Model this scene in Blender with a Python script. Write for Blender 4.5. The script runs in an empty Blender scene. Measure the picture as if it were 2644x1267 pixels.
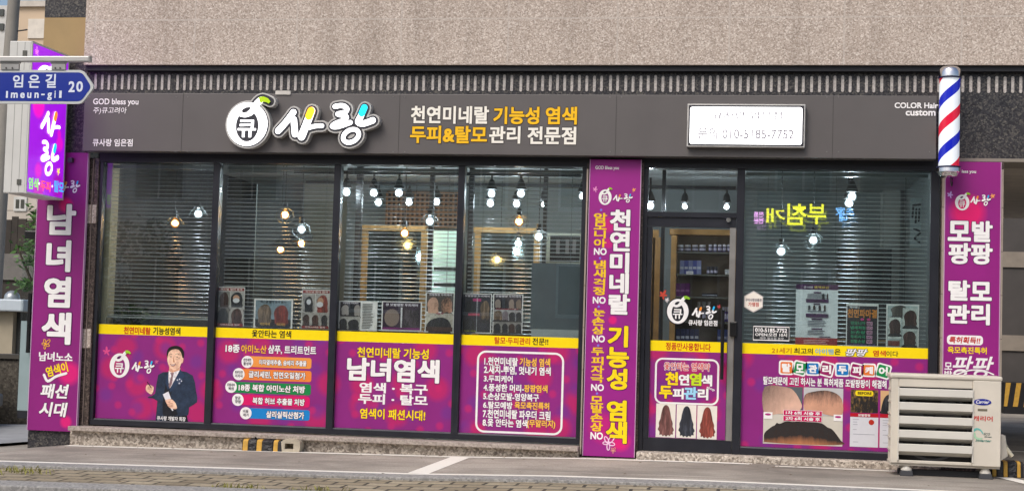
import bpy, bmesh, math, random
from mathutils import Vector, Matrix
random.seed(11)
S = bpy.context.scene
COL = S.collection
PI = math.pi
V = Vector

# ---------------------------------------------------------------- camera
FPX, CXP, CYP = 3937.0, 1322.0, 633.5          # focal length and centre, in pixels of the 2644 x 1267 photograph
YAW, PITCH, ROLL = 0.16278611, 0.05334991, -0.0283922
CAM = V((0, -14, 1.218))
M3 = Matrix.Rotation(YAW, 3, 'Z') @ Matrix.Rotation(PITCH, 3, 'X') @ Matrix.Rotation(ROLL, 3, 'Y')
RIGHT, FWD, UP = (M3 @ V((1, 0, 0))), (M3 @ V((0, 1, 0))), (M3 @ V((0, 0, 1)))
cd = bpy.data.cameras.new('camera'); cam = bpy.data.objects.new('camera', cd); COL.objects.link(cam)
cd.sensor_width = 36; cd.lens = FPX / 2644 * 36; cd.clip_end = 500
cam.matrix_world = Matrix.Translation(CAM) @ Matrix((RIGHT, UP, -FWD)).transposed().to_4x4()
S.camera = cam

# ---------------------------------------------------------------- world, sun, exposure
SUN_EL, SUN_AZ = math.radians(48), math.radians(205)      # azimuth from +Y, clockwise: behind the camera
w = bpy.data.worlds.new('World'); S.world = w; w.use_nodes = True
nt = w.node_tree; bg = nt.nodes['Background']
sky = nt.nodes.new('ShaderNodeTexSky'); sky.sky_type = 'NISHITA'; sky.sun_disc = False
sky.sun_elevation = SUN_EL; sky.sun_rotation = SUN_AZ; sky.dust_density = 4.0; sky.air_density = 1.0; sky.ozone_density = 1.0
nt.links.new(sky.outputs[0], bg.inputs[0]); bg.inputs[1].default_value = 0.10
sl = bpy.data.lights.new('sun', 'SUN'); so = bpy.data.objects.new('sun', sl); COL.objects.link(so)
sl.energy = 1.0; sl.angle = math.radians(30); sl.color = (1.0, .965, .93)
sd = V((math.sin(SUN_AZ) * math.cos(SUN_EL), math.cos(SUN_AZ) * math.cos(SUN_EL), math.sin(SUN_EL)))
so.rotation_euler = sd.to_track_quat('Z', 'Y').to_euler()
S.view_settings.view_transform = 'Standard'; S.view_settings.look = 'None'
S.view_settings.exposure = 0.6; S.view_settings.gamma = 1
S.cycles.transparent_max_bounces = 24; S.cycles.max_bounces = 8; S.cycles.use_denoising = True
S.cycles.sample_clamp_indirect = 6

# ---------------------------------------------------------------- geometry helpers
def ray(px, py):
    return RIGHT * ((px - CXP) / FPX) + FWD + UP * ((CYP - py) / FPX)
def at(px, py, y=0.0):
    d = ray(px, py); return CAM + d * ((y - CAM.y) / d.y)
GZ = [(-60, -.35), (-12, -.2), (-7.5, -.12), (-7, -.085), (-6.5, -.03), (-2.7, .02), (-1.6, .052), (-.4, .068), (60, .08)]
def gz(x):
    for (a, za), (b, zb) in zip(GZ, GZ[1:]):
        if x <= b: return za + (zb - za) * max(0, (x - a)) / (b - a)
    return GZ[-1][1]
def ground(px, py):
    z = 0.0
    for _ in range(6):
        d = ray(px, py); P = CAM + d * ((z - CAM.z) / d.z); z = gz(P.x)
    return P

class Plane:
    """An upright plane: origin, rightward axis as its viewer sees it; uv() turns a photo pixel into plane metres."""
    def __init__(s, p, ux=(1, 0, 0)):
        s.p = V(p); s.ux = V(ux).normalized(); s.uy = V((0, 0, 1)); s.n = s.ux.cross(s.uy)
    def uv(s, px, py):
        d = ray(px, py); h = CAM + d * ((s.p - CAM).dot(s.n) / d.dot(s.n)) - s.p
        return h.dot(s.ux), h.dot(s.uy)
    def box(s, b):
        x0, y0, x1, y1 = b; xm, ym = (x0 + x1) / 2, (y0 + y1) / 2
        return s.uv(x0, ym)[0], s.uv(xm, y1)[1], s.uv(x1, ym)[0], s.uv(xm, y0)[1]
    def P(s, u, v, o=0.0): return s.p + s.ux * u + s.uy * v + s.n * o

class MB:
    def __init__(s): s.v, s.f = [], []
    def add(s, vs, fs):
        k = len(s.v); s.v += [V(p) for p in vs]; s.f += [tuple(i + k for i in f) for f in fs]; return s
    def box(s, x0, x1, y0, y1, z0, z1):
        p = [(x, y, z) for x in (x0, x1) for y in (y0, y1) for z in (z0, z1)]
        return s.add(p, [(0, 1, 3, 2), (4, 6, 7, 5), (0, 4, 5, 1), (2, 3, 7, 6), (0, 2, 6, 4), (1, 5, 7, 3)])
    def gbox(s, x0, x1, y0, y1, h0, h1, n=1):              # a box whose bottom and top follow the ground
        xs = sorted({x0, x1, *[a for a, _ in GZ if x0 < a < x1]})
        p, f = [], []
        for x in xs: p += [(x, y0, gz(x) + h0), (x, y1, gz(x) + h0), (x, y1, gz(x) + h1), (x, y0, gz(x) + h1)]
        for i in range(len(xs) - 1):
            for j in range(4): f.append((4 * i + j, 4 * i + (j + 1) % 4, 4 * i + 4 + (j + 1) % 4, 4 * i + 4 + j))
        k = 4 * (len(xs) - 1); f += [(3, 2, 1, 0), (k, k + 1, k + 2, k + 3)]
        return s.add(p, f)
    def poly(s, pl, pts, o=0.0): return s.add([pl.P(u, v, o) for u, v in pts], [tuple(range(len(pts)))])
    def prism(s, pl, pts, o0, o1):
        n = len(pts)
        return s.add([pl.P(u, v, o0) for u, v in pts] + [pl.P(u, v, o1) for u, v in pts],
                     [tuple(range(n))[::-1], tuple(range(n, 2 * n))] + [(i, (i + 1) % n, n + (i + 1) % n, n + i) for i in range(n)])
    def plate(s, pl, b, o0, o1=None):                      # uv box
        q = [(b[0], b[1]), (b[2], b[1]), (b[2], b[3]), (b[0], b[3])]
        return s.poly(pl, q, o0) if o1 is None else s.prism(pl, q, o0, o1)
    def tube(s, pts, r, n=8, r1=None, caps=True):
        pts = [V(p) for p in pts]; rs = [r + ((r1 if r1 is not None else r) - r) * i / max(1, len(pts) - 1) for i in range(len(pts))]
        k = len(s.v)
        for i, p in enumerate(pts):
            t = (pts[min(i + 1, len(pts) - 1)] - pts[max(i - 1, 0)]).normalized()
            a = t.orthogonal().normalized() if abs(t.z) > .9 else t.cross(V((0, 0, 1))).normalized()
            if abs(t.z) > .9: a = t.cross(V((0, 1, 0))).normalized()
            b = t.cross(a)
            for j in range(n):
                th = 2 * PI * j / n; s.v.append(p + (a * math.cos(th) + b * math.sin(th)) * rs[i])
        for i in range(len(pts) - 1):
            for j in range(n):
                q = k + i * n; s.f.append((q + j, q + (j + 1) % n, q + n + (j + 1) % n, q + n + j))
        if caps: s.f += [tuple(range(k, k + n))[::-1], tuple(range(k + (len(pts) - 1) * n, k + len(pts) * n))]
        return s
    def lathe(s, c, prof, n=20):                            # profile of (radius, z)
        k = len(s.v); c = V(c)
        for r, z in prof:
            for j in range(n):
                th = 2 * PI * j / n; s.v.append(c + V((r * math.cos(th), r * math.sin(th), z)))
        for i in range(len(prof) - 1):
            for j in range(n):
                q = k + i * n; s.f.append((q + j, q + (j + 1) % n, q + n + (j + 1) % n, q + n + j))
        s.f += [tuple(range(k, k + n))[::-1], tuple(range(k + (len(prof) - 1) * n, k + len(prof) * n))]
        return s
    def ball(s, c, r, n=12, m=8, sz=1.0):
        return s.lathe(c, [(max(1e-4, r * math.sin(PI * i / m)), -r * sz * math.cos(PI * i / m)) for i in range(m + 1)], n)
    def ellipse(s, pl, c, rx, ry, o=0.0, o1=None, rot=0, n=28):
        q = []
        for j in range(n):
            x, y = rx * math.cos(2 * PI * j / n), ry * math.sin(2 * PI * j / n)
            q.append((c[0] + x * math.cos(rot) - y * math.sin(rot), c[1] + x * math.sin(rot) + y * math.cos(rot)))
        return s.poly(pl, q, o) if o1 is None else s.prism(pl, q, o, o1)
    def rrect(s, pl, b, r, o=0.0, o1=None, rot=0, n=5):
        u0, v0, u1, v1 = b; q = []
        for cx, cy, a in ((u1 - r, v1 - r, 0), (u0 + r, v1 - r, 90), (u0 + r, v0 + r, 180), (u1 - r, v0 + r, 270)):
            for i in range(n + 1):
                t = math.radians(a + 90 * i / n); q.append((cx + r * math.cos(t), cy + r * math.sin(t)))
        mu, mv = (u0 + u1) / 2, (v0 + v1) / 2
        q = [(mu + (x - mu) * math.cos(rot) - (y - mv) * math.sin(rot), mv + (x - mu) * math.sin(rot) + (y - mv) * math.cos(rot)) for x, y in q]
        return s.poly(pl, q, o) if o1 is None else s.prism(pl, q, o, o1)
    def ring(s, pl, pts, wd, o=0.0):                        # closed band along a uv loop, no overlaps
        n = len(pts); vs = []
        for i in range(n):
            a, b = V((*pts[i - 1], 0)), V((*pts[(i + 1) % n], 0)); t = (b - a).normalized(); m = V((-t.y, t.x, 0))
            for sg in (-.5, .5): vs.append(pl.P(pts[i][0] + m.x * wd * sg, pts[i][1] + m.y * wd * sg, o))
        return s.add(vs, [(2 * i, 2 * i + 1, 2 * ((i + 1) % n) + 1, 2 * ((i + 1) % n)) for i in range(n)])
    def stroke(s, pl, pts, wd, o=0.0, o1=None, closed=False, eps=2e-5, sub=5):
        """A brush stroke of round joints along uv points; each piece sits a hair above the one before."""
        P = smooth(pts, sub, closed); k = 0
        W = wd if callable(wd) else (lambda t: wd)
        m = len(P)
        for i in range(m - (0 if closed else 1)):
            a, b = P[i], P[(i + 1) % m]; t = math.hypot(b[0] - a[0], b[1] - a[1]) or 1e-9
            nx, ny = -(b[1] - a[1]) / t / 2, (b[0] - a[0]) / t / 2; wa, wb = W(i / m), W((i + 1) / m)
            q = [(a[0] - nx * wa, a[1] - ny * wa), (b[0] - nx * wb, b[1] - ny * wb), (b[0] + nx * wb, b[1] + ny * wb), (a[0] + nx * wa, a[1] + ny * wa)]
            s.poly(pl, q, o + eps * k) if o1 is None else s.prism(pl, q, o, o1 + eps * k); k += 1
        for i in range(m):
            r = W(i / m) / 2
            s.ellipse(pl, P[i], r, r, o + eps * k if o1 is None else o, None if o1 is None else o1 + eps * k, n=12); k += 1
        return s

def smooth(pts, sub=5, closed=False):
    if len(pts) < 3 and not closed: return [tuple(p) for p in pts]
    n = len(pts); out = []
    for i in range(n if closed else n - 1):
        p0, p1, p2, p3 = (pts[(i + k) % n] if closed else pts[min(max(i + k, 0), n - 1)] for k in (-1, 0, 1, 2))
        for j in range(sub):
            t = j / sub
            out.append(tuple(.5 * (2 * b + (c - a) * t + (2 * a - 5 * b + 4 * c - d) * t * t + (3 * b - a - 3 * c + d) * t ** 3) for a, b, c, d in zip(p0, p1, p2, p3)))
    if not closed: out.append(tuple(pts[-1]))
    return out

def root_of(o):
    while o.parent: o = o.parent
    return o
def fin(name, mb, m, parent=None, sm=False, bev=0.0, kind=None, label=None, cat=None, group=None, loc=None, rec=True):
    """Link a builder as ONE mesh object; its vertices are given in world metres."""
    me = bpy.data.meshes.new(name)
    base = root_of(parent).location.copy() if parent else (V(loc) if loc is not None else V((0, 0, 0)))
    if not parent and loc is None and mb.v:
        xs = [p.x for p in mb.v]; ys = [p.y for p in mb.v]; zs = [p.z for p in mb.v]
        base = V(((min(xs) + max(xs)) / 2, (min(ys) + max(ys)) / 2, min(zs)))
    me.from_pydata([tuple(p - base) for p in mb.v], [], mb.f)
    if rec:
        b = bmesh.new(); b.from_mesh(me); bmesh.ops.recalc_face_normals(b, faces=b.faces); b.to_mesh(me); b.free()
    o = bpy.data.objects.new(name, me); COL.objects.link(o); me.materials.append(m)
    if parent: o.parent = parent
    else: o.location = base
    if sm: me.shade_smooth(); me.set_sharp_from_angle(angle=.7)
    if bev:
        md = o.modifiers.new('bevel', 'BEVEL'); md.width = bev; md.segments = 2; md.limit_method = 'ANGLE'
    tag(o, label, cat, group, kind); return o
def tag(o, label=None, cat=None, group=None, kind=None):
    for k, x in (('label', label), ('category', cat), ('group', group), ('kind', kind)):
        if x: o[k] = x
    return o
def thing(name, label, cat, loc, group=None):
    o = bpy.data.objects.new(name, None); COL.objects.link(o); o.location = V(loc); o.empty_display_size = .1
    return tag(o, label, cat, group)
def copy_tree(o, parent=None, delta=None):
    c = o.copy(); COL.objects.link(c)
    if parent: c.parent = parent
    if delta is not None: c.location = o.location + delta
    for ch in o.children: copy_tree(ch, c)
    return c

# ---------------------------------------------------------------- materials
def lin(h):
    if isinstance(h, str):
        h = h.lstrip('#'); h = tuple(int(h[i:i + 2], 16) / 255 for i in (0, 2, 4))
    return tuple(c / 12.92 if c <= .04045 else ((c + .055) / 1.055) ** 2.4 for c in h)
_M = {}
class NT:
    def __init__(s, name):
        s.m = bpy.data.materials.new(name); s.m.use_nodes = True; s.t = s.m.node_tree; s.b = s.t.nodes['Principled BSDF']
        s.out = s.t.nodes['Material Output']
    def n(s, typ, **kw):
        x = s.t.nodes.new('ShaderNode' + typ)
        for k, v in kw.items():
            if hasattr(x, k): setattr(x, k, v)
            else: x.inputs[k].default_value = v
        return x
    def l(s, a, b): s.t.links.new(a, b); return s
    def math(s, op, a, b=0.0, clamp=False):
        x = s.t.nodes.new('ShaderNodeMath'); x.operation = op; x.use_clamp = clamp
        for i, q in enumerate((a, b)):
            if isinstance(q, (int, float)): x.inputs[i].default_value = q
            else: s.t.links.new(q, x.inputs[i])
        return x.outputs[0]
    def mix(s, f, a, b, blend='MIX'):
        x = s.t.nodes.new('ShaderNodeMix'); x.data_type = 'RGBA'; x.blend_type = blend
        for i, q in ((0, f), (6, a), (7, b)):
            if isinstance(q, (int, float)): x.inputs[i].default_value = q
            elif isinstance(q, tuple): x.inputs[i].default_value = (*q[:3], 1)
            else: s.t.links.new(q, x.inputs[i])
        return x.outputs[2]
    def ramp(s, f, stops, interp='LINEAR'):
        x = s.t.nodes.new('ShaderNodeValToRGB'); x.color_ramp.interpolation = interp
        e = x.color_ramp.elements
        while len(e) < len(stops): e.new(.5)
        for k, (p, c) in zip(e, stops):
            k.position = p; k.color = (*(c if isinstance(c, tuple) else (c, c, c)), 1)
        s.t.links.new(f, x.inputs[0]); return x.outputs[0]
    def obj(s): return s.n('TexCoord').outputs['Object']
    def geo(s): return s.n('NewGeometry').outputs['Position']
    def noise(s, vec, scale, detail=4, rough=.55, out=0):
        x = s.n('TexNoise'); x.inputs['Scale'].default_value = scale; x.inputs['Detail'].default_value = detail
        x.inputs['Roughness'].default_value = rough; s.t.links.new(vec, x.inputs['Vector']); return x.outputs[out]
    def bump(s, h, strength=.3, dist=.01):
        x = s.n('Bump', Strength=strength, Distance=dist); s.t.links.new(h, x.inputs['Height']); s.t.links.new(x.outputs[0], s.b.inputs['Normal'])
    def col(s, c):
        if isinstance(c, tuple): s.b.inputs['Base Color'].default_value = (*c[:3], 1)
        else: s.t.links.new(c, s.b.inputs['Base Color'])
    def set(s, **kw):
        for k, v in kw.items(): s.b.inputs[k.replace('_', ' ')].default_value = v
        return s

def mat(name, c, rough=.5, metal=0.0, var=.12, scale=6.0, spec=.5, grime=0.0, bump=0.0):
    """Plain painted, plastic or metal surface with faint unevenness in colour and gloss."""
    if name in _M: return _M[name]
    q = NT(name); c = lin(c); p = q.geo()
    nz = q.noise(p, scale, 5)
    a = tuple(x * (1 - var) for x in c); b = tuple(min(1, x * (1 + var)) for x in c)
    colr = q.mix(q.ramp(nz, [(.3, 0.0), (.7, 1.0)]), a, b)
    if grime:
        g = q.noise(p, 1.7, 8, .7); g2 = q.ramp(g, [(.45, 0.0), (.75, grime)])
        colr = q.mix(g2, colr, tuple(x * .45 for x in c))
    q.col(colr); q.set(Metallic=metal); q.b.inputs['Specular IOR Level'].default_value = spec
    q.l(q.ramp(nz, [(.2, max(.02, rough - .08)), (.8, min(1, rough + .08))]), q.b.inputs['Roughness'])
    if bump: q.bump(q.noise(p, scale * 12, 3), bump, .004)
    _M[name] = q.m; return q.m
def ink(h, rough=.45):
    """Flat printed or cut vinyl colour."""
    n = 'ink_' + h.lstrip('#')
    if n not in _M: mat(n, h, rough, var=.03, scale=20, spec=.3)
    return _M[n]
def emit(name, c, st, rough=.4):
    if name in _M: return _M[name]
    q = NT(name); q.col(lin(c)); q.set(Emission_Strength=st, Roughness=rough); q.b.inputs['Emission Color'].default_value = (*lin(c), 1)
    _M[name] = q.m; return q.m
def granite(name, stops, scale, rough=.5, bump=.25, seams=None, spec=.4, seam_col=(.09, .075, .065), streaks=0.0, seam_w=.004):
    if name in _M: return _M[name]
    q = NT(name); p = q.geo()
    v = q.n('TexVoronoi'); v.inputs['Scale'].default_value = scale; q.l(p, v.inputs['Vector'])
    nz = q.noise(p, scale * .8, 3, .7); sep = q.n('SeparateColor'); q.l(v.outputs['Color'], sep.inputs[0])
    f = q.math('ADD', q.math('MULTIPLY', sep.outputs[0], .55), q.math('MULTIPLY', nz, .45))
    c = q.ramp(f, stops); big = q.noise(p, .9, 5, .6)
    c = q.mix(q.ramp(big, [(.4, 0.0), (.75, .12)]), c, (.12, .09, .075), 'MIX')
    if streaks:                                             # rain streaks run down the face in narrow bands
        mp = q.n('Mapping'); mp.inputs['Scale'].default_value = (3.2, 3.2, .16); q.l(p, mp.inputs[0])
        c = q.mix(q.ramp(q.noise(mp.outputs[0], 1.0, 6, .65), [(.5, 0.0), (.72, streaks)]), c, (.16, .125, .10))
    if seams:
        sx = q.n('SeparateXYZ'); q.l(p, sx.inputs[0]); dm = None
        for ax, step, off in seams:
            r = q.math('ABSOLUTE', q.math('SUBTRACT', q.math('FRACT', q.math('DIVIDE', q.math('SUBTRACT', sx.outputs[ax], off), step)), .5))
            k = q.math('GREATER_THAN', r, .5 - seam_w / step); dm = k if dm is None else q.math('MAXIMUM', dm, k)
        c = q.mix(q.math('MULTIPLY', dm, .5), c, seam_col)
    q.col(c); q.set(Roughness=rough); q.b.inputs['Specular IOR Level'].default_value = spec
    q.bump(f, bump, .006); _M[name] = q.m; return q.m
def vinyl(name, base, blobs=(), cell=None, rough=.42, emission=0.0):
    """Purple printed film: soft round blots at the given facade points and, with cell, a scatter of overlapping soft discs."""
    if name in _M: return _M[name]
    q = NT(name); p = q.geo(); c = q.mix(q.ramp(q.noise(p, 3, 4), [(.3, 0.0), (.7, 1.0)]), tuple(x * .93 for x in lin(base)), tuple(x * 1.06 for x in lin(base)))
    sx = q.n('SeparateXYZ'); q.l(p, sx.inputs[0])
    if cell:
        cx = q.n('CombineXYZ'); q.l(sx.outputs[0], cx.inputs[0]); q.l(sx.outputs[2], cx.inputs[1])
        for sc, hexc, r0, r1, amt, off in cell:
            mp = q.n('Mapping'); mp.inputs['Location'].default_value = (off, off * 1.7, 0); q.l(cx.outputs[0], mp.inputs[0])
            vo = q.n('TexVoronoi', voronoi_dimensions='2D'); vo.inputs['Scale'].default_value = sc; q.l(mp.outputs[0], vo.inputs['Vector'])
            sp = q.n('SeparateColor'); q.l(vo.outputs['Color'], sp.inputs[0])
            f = q.math('MULTIPLY', q.ramp(vo.outputs['Distance'], [(r0, 1.0), (r1, 0.0)]), q.math('MULTIPLY', q.math('GREATER_THAN', sp.outputs[0], .2), amt))
            c = q.mix(f, c, lin(hexc))
    for bl in blobs:
        x, z, r, hexc, amt = bl[:5]; ax = bl[5] if len(bl) > 5 else 0
        d = q.math('SQRT', q.math('ADD', q.math('POWER', q.math('SUBTRACT', sx.outputs[ax], x), 2), q.math('POWER', q.math('SUBTRACT', sx.outputs[2], z), 2)))
        f = q.math('MULTIPLY', q.math('MULTIPLY', q.math('SUBTRACT', r, d), 2.2 / r, True), amt, True)
        c = q.mix(f, c, lin(hexc))
    q.col(c); q.set(Roughness=rough); q.bump(q.noise(p, 2.2, 3, .5), .10, .03)
    if emission: q.l(c, q.b.inputs['Emission Color']); q.set(Emission_Strength=emission)
    _M[name] = q.m; return q.m
def glass(name='window_glass', tint=(.92, .955, .95), ior=1.95):
    if name in _M: return _M[name]
    q = NT(name); tr = q.n('BsdfTransparent'); tr.inputs[0].default_value = (*tint, 1)
    gl = q.n('BsdfGlossy'); gl.inputs['Roughness'].default_value = .0
    lw = q.n('LayerWeight'); lw.inputs[0].default_value = .5; f0 = ((ior - 1) / (ior + 1)) ** 2; mx = q.n('MixShader')
    fr = q.math('ADD', q.math('MULTIPLY', q.math('POWER', lw.outputs['Facing'], 5.0), 1 - f0), f0)
    q.l(fr, mx.inputs[0]); q.l(tr.outputs[0], mx.inputs[1]); q.l(gl.outputs[0], mx.inputs[2])
    df = q.n('BsdfDiffuse'); df.inputs[0].default_value = (.62, .64, .63, 1); m2 = q.n('MixShader')      # thin film of dust and wiping marks
    pm_ = q.n('Mapping'); pm_.inputs['Scale'].default_value = (1.4, 1, .6); pm_.inputs['Rotation'].default_value = (0, .5, 0); q.l(q.geo(), pm_.inputs[0])
    q.l(q.ramp(q.noise(pm_.outputs[0], 2.2, 6, .65), [(.35, .003), (.7, .022)]), m2.inputs[0])
    q.l(mx.outputs[0], m2.inputs[1]); q.l(df.outputs[0], m2.inputs[2]); q.l(m2.outputs[0], q.out.inputs[0])
    _M[name] = q.m; return q.m

# ---------------------------------------------------------------- lettering
_tc = bpy.data.curves.new('lettering_source', 'FONT'); _to = bpy.data.objects.new('lettering_source', _tc); COL.objects.link(_to)
_tc.size = 1; _tc.resolution_u = 3
_GC = {}
def glyphs(body, bold, shear=0.0):
    if (body, bold, shear) in _GC: return _GC[body, bold, shear]
    _tc.body = body; _tc.offset = min(bold, .012); _tc.shear = shear
    me = bpy.data.meshes.new_from_object(_to)
    r = [tuple(v.co[:2]) for v in me.vertices], [tuple(p.vertices) for p in me.polygons]
    bpy.data.meshes.remove(me); _GC[body, bold, shear] = r; return r
def text(pl, body, b, m, parent, o=.002, bold=.028, shear=0.0, rot=0.0, under=None, uv=None, depth=0.0, flip=False, name='lettering'):
    """Cut lettering whose ink fills the photo box b (or uv box); under = (material, extra boldness) for an outline below."""
    vs, fs = glyphs(body, bold, shear)
    x0, x1 = min(v[0] for v in vs), max(v[0] for v in vs); y0, y1 = min(v[1] for v in vs), max(v[1] for v in vs)
    u0, v0, u1, v1 = uv or pl.box(b); mu, mv = (u0 + u1) / 2, (v0 + v1) / 2
    c, s = math.cos(rot), math.sin(rot)
    def put(v, off):
        x = u0 + (v[0] - x0) / (x1 - x0) * (u1 - u0) - mu; y = v0 + (v[1] - y0) / max(1e-6, y1 - y0) * (v1 - v0) - mv
        if flip: x = -x
        return pl.P(mu + x * c - y * s, mv + x * s + y * c, off)
    def layer(d):                                           # heavier strokes: copies a hair apart, each a little in front of the last
        mb = MB(); k = 0
        for a, b_ in (((1, 1), (-1, 1), (1, -1), (-1, -1)) + (((1.3, 0), (-1.3, 0), (0, 1.3), (0, -1.3)) if d > .03 else ())) if d > .004 else ((0, 0),):
            mb.add([put((v[0] + a * d * .75, v[1] + b_ * d * .75), o + k * 3e-5) for v in vs], fs); k += 1
        return mb
    ex = max(0, bold - .012) * .8
    if under:
        fin('lettering_outline', layer(ex + under[1]), under[0], parent, rec=False); o += .0015
    ob = fin(name, layer(ex), m, parent, rec=False)
    if depth:
        md = ob.modifiers.new('thickness', 'SOLIDIFY'); md.thickness = depth; md.offset = -1 if True else 1
    return ob

WHITE, YELLOW, BLACK, RED = ink('#f4f2f0'), ink('#ffdc18'), ink('#1c1a1c'), ink('#c8241c')
SHADE = ink('#5a0d56')

# ---------------------------------------------------------------- the shop's emblem, drawn in one unit square each for ring and brush letters
def lmap(pl, b, src):
    u0, v0, u1, v1 = pl.box(b); a0, b0, a1, b1 = src
    return (lambda x, y: (u0 + (x - a0) / (a1 - a0) * (u1 - u0), v1 - (y - b0) / (b1 - b0) * (v1 - v0))), (u1 - u0) / (a1 - a0), (v1 - v0) / (b1 - b0)
RING_SRC = (185, 380, 745, 1030); BRUSH_SRC = (800, 480, 2150, 1010)
LEAF = [(590, 388), (650, 376), (712, 400), (748, 445), (722, 470), (690, 452), (650, 447), (618, 470), (600, 430)]
def ell(c, rx, ry, rot=0, n=26, y_down=True):
    r = math.radians(rot)
    return [(c[0] + rx * math.cos(t) * math.cos(r) - ry * math.sin(t) * math.sin(r), c[1] + rx * math.cos(t) * math.sin(r) + ry * math.sin(t) * math.cos(r)) for t in [2 * PI * i / n for i in range(n)]]
def _clip(x, y):
    k = [(300, 616), (350, 642), (420, 656), (500, 630), (545, 590), (600, 560)]; x = min(max(x, 300), 600)
    for (a, ya), (b, yb) in zip(k, k[1:]):
        if x <= b: return max(y, ya + (yb - ya) * (x - a) / (b - a))
RING_N = 44
RING_OUT = [(450 + 266 * math.cos(2 * PI * i / RING_N), 744 + 288 * math.sin(2 * PI * i / RING_N)) for i in range(RING_N)]
RING_IN = [(x, _clip(x, y)) for x, y in [(450 + 150 * math.cos(2 * PI * i / RING_N), 768 + 206 * math.sin(2 * PI * i / RING_N)) for i in range(RING_N)]]
STEM = [(535, 520), (575, 460), (622, 420)]
EYE = [(368, 578), (385, 545), (430, 520), (492, 516), (480, 548), (440, 586), (395, 594)]
BRUSH = {'sa': [([(1052, 592), (960, 720), (858, 838)], 82), ([(1062, 690), (1085, 880)], 84), ([(1292, 570), (1235, 740), (1172, 912)], 100), ([(1265, 795), (1350, 772), (1440, 768)], 56)],
         'rang': [([(1602, 512), (1700, 500), (1762, 540), (1735, 590), (1642, 612), (1750, 640), (1738, 690), (1630, 730), (1575, 772), (1650, 778), (1812, 722)], 62),
                  ([(1990, 525), (1945, 640), (1915, 715), (1985, 735), (2105, 692)], 80), (ell((1825, 898), 108, 78, -30), 58)]}
TIPS = {'sa': ([(1290, 570), (1262, 645)], 98), 'rang': ([(1990, 525), (1958, 605)], 84)}
def emblem(pl, ring_box, brush_box, parent, o=.002, white=None, kmat=None, tips=('#f09028', '#28b8f0'), leaf='#9ccc2c', outline=None, hole=None, names=('emblem', 'brush_lettering')):
    white = white or WHITE
    if ring_box:
        f, sx, sy = lmap(pl, ring_box, RING_SRC); sc = (sx + sy) / 2
        mb = MB(); mo = MB()
        n = RING_N; ou, inn_ = [f(*p) for p in RING_OUT], [f(*p) for p in RING_IN]
        mb.add([pl.P(u, v, o + .001) for u, v in ou + inn_], [(i, (i + 1) % n, n + (i + 1) % n, n + i) for i in range(n)])
        mb.stroke(pl, [f(*p) for p in STEM], 80 * sc, o + .003)
        if outline: mo.ellipse(pl, f(450, 744), 292 * sx, 314 * sy, o); mo.stroke(pl, [f(*p) for p in STEM], 120 * sc, o + .0003)
        fin('emblem_loop', MB().poly(pl, [f(*p) for p in EYE], o + .0022), hole or outline or SHADE, parent, rec=False)
        if outline: fin('emblem_outline', mo, outline, parent, rec=False)
        fin(names[0], mb, white, parent, rec=False)
        fin('leaf', MB().poly(pl, [f(*p) for p in LEAF], o + .006), ink(leaf), parent, rec=False)
        a, b2 = f(330, 915), f(565, 690)
        text(pl, '큐', None, kmat or white, parent, o + .002, .025, uv=(a[0], a[1], b2[0], b2[1]), name='emblem_letter')
    if brush_box:
        f, sx, sy = lmap(pl, brush_box, BRUSH_SRC); sc = (sx + sy) / 2; mb = MB(); mo = MB(); k = 0
        for key in ('sa', 'rang'):
            for pts, wd in BRUSH[key]:
                cl = len(pts) > 20; q = [f(*p) for p in pts]
                mb.ring(pl, q, wd * sc, o + .002) if cl else mb.stroke(pl, q, wd * sc, o + .002 + k * .0008, sub=3)
                if outline: mo.ring(pl, q, (wd + 50) * sc, o) if cl else mo.stroke(pl, q, (wd + 50) * sc, o + k * .0001, sub=3)
                k += 1
        if outline: fin('lettering_outline', mo, outline, parent, rec=False)
        fin(names[1], mb, white, parent, rec=False)
        for key, c in zip(('sa', 'rang'), tips):
            pts, wd = TIPS[key]; fin('coloured_tip', MB().stroke(pl, [f(*p) for p in pts], wd * sc, o + .0085), ink(c) if isinstance(c, str) else c, parent, rec=False)
def butterfly(pl, c, size, m, parent, o=.002, rot=0, outline=False, name='butterfly'):
    u, v = pl.uv(*c); s = size / 281 * .6; mb = MB()
    for k, (an, ln, wd) in enumerate(((35, 1, .42), (100, .8, .36), (-30, .7, .34), (160, .6, .3), (-110, .75, .3))):
        a = math.radians(an + rot); cc = (u + math.cos(a) * s * ln * .5, v + math.sin(a) * s * ln * .5)
        if outline: mb.ring(pl, [(cc[0] + x, cc[1] + y) for x, y in ell((0, 0), s * ln * .48, s * wd * .5, an + rot, 14)], s * .11, o + k * 2e-4)
        else: mb.ellipse(pl, cc, s * ln * .5, s * wd * .5, o + k * 2e-4, rot=a, n=12)
    return fin(name, mb, m, parent, rec=False)

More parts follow.
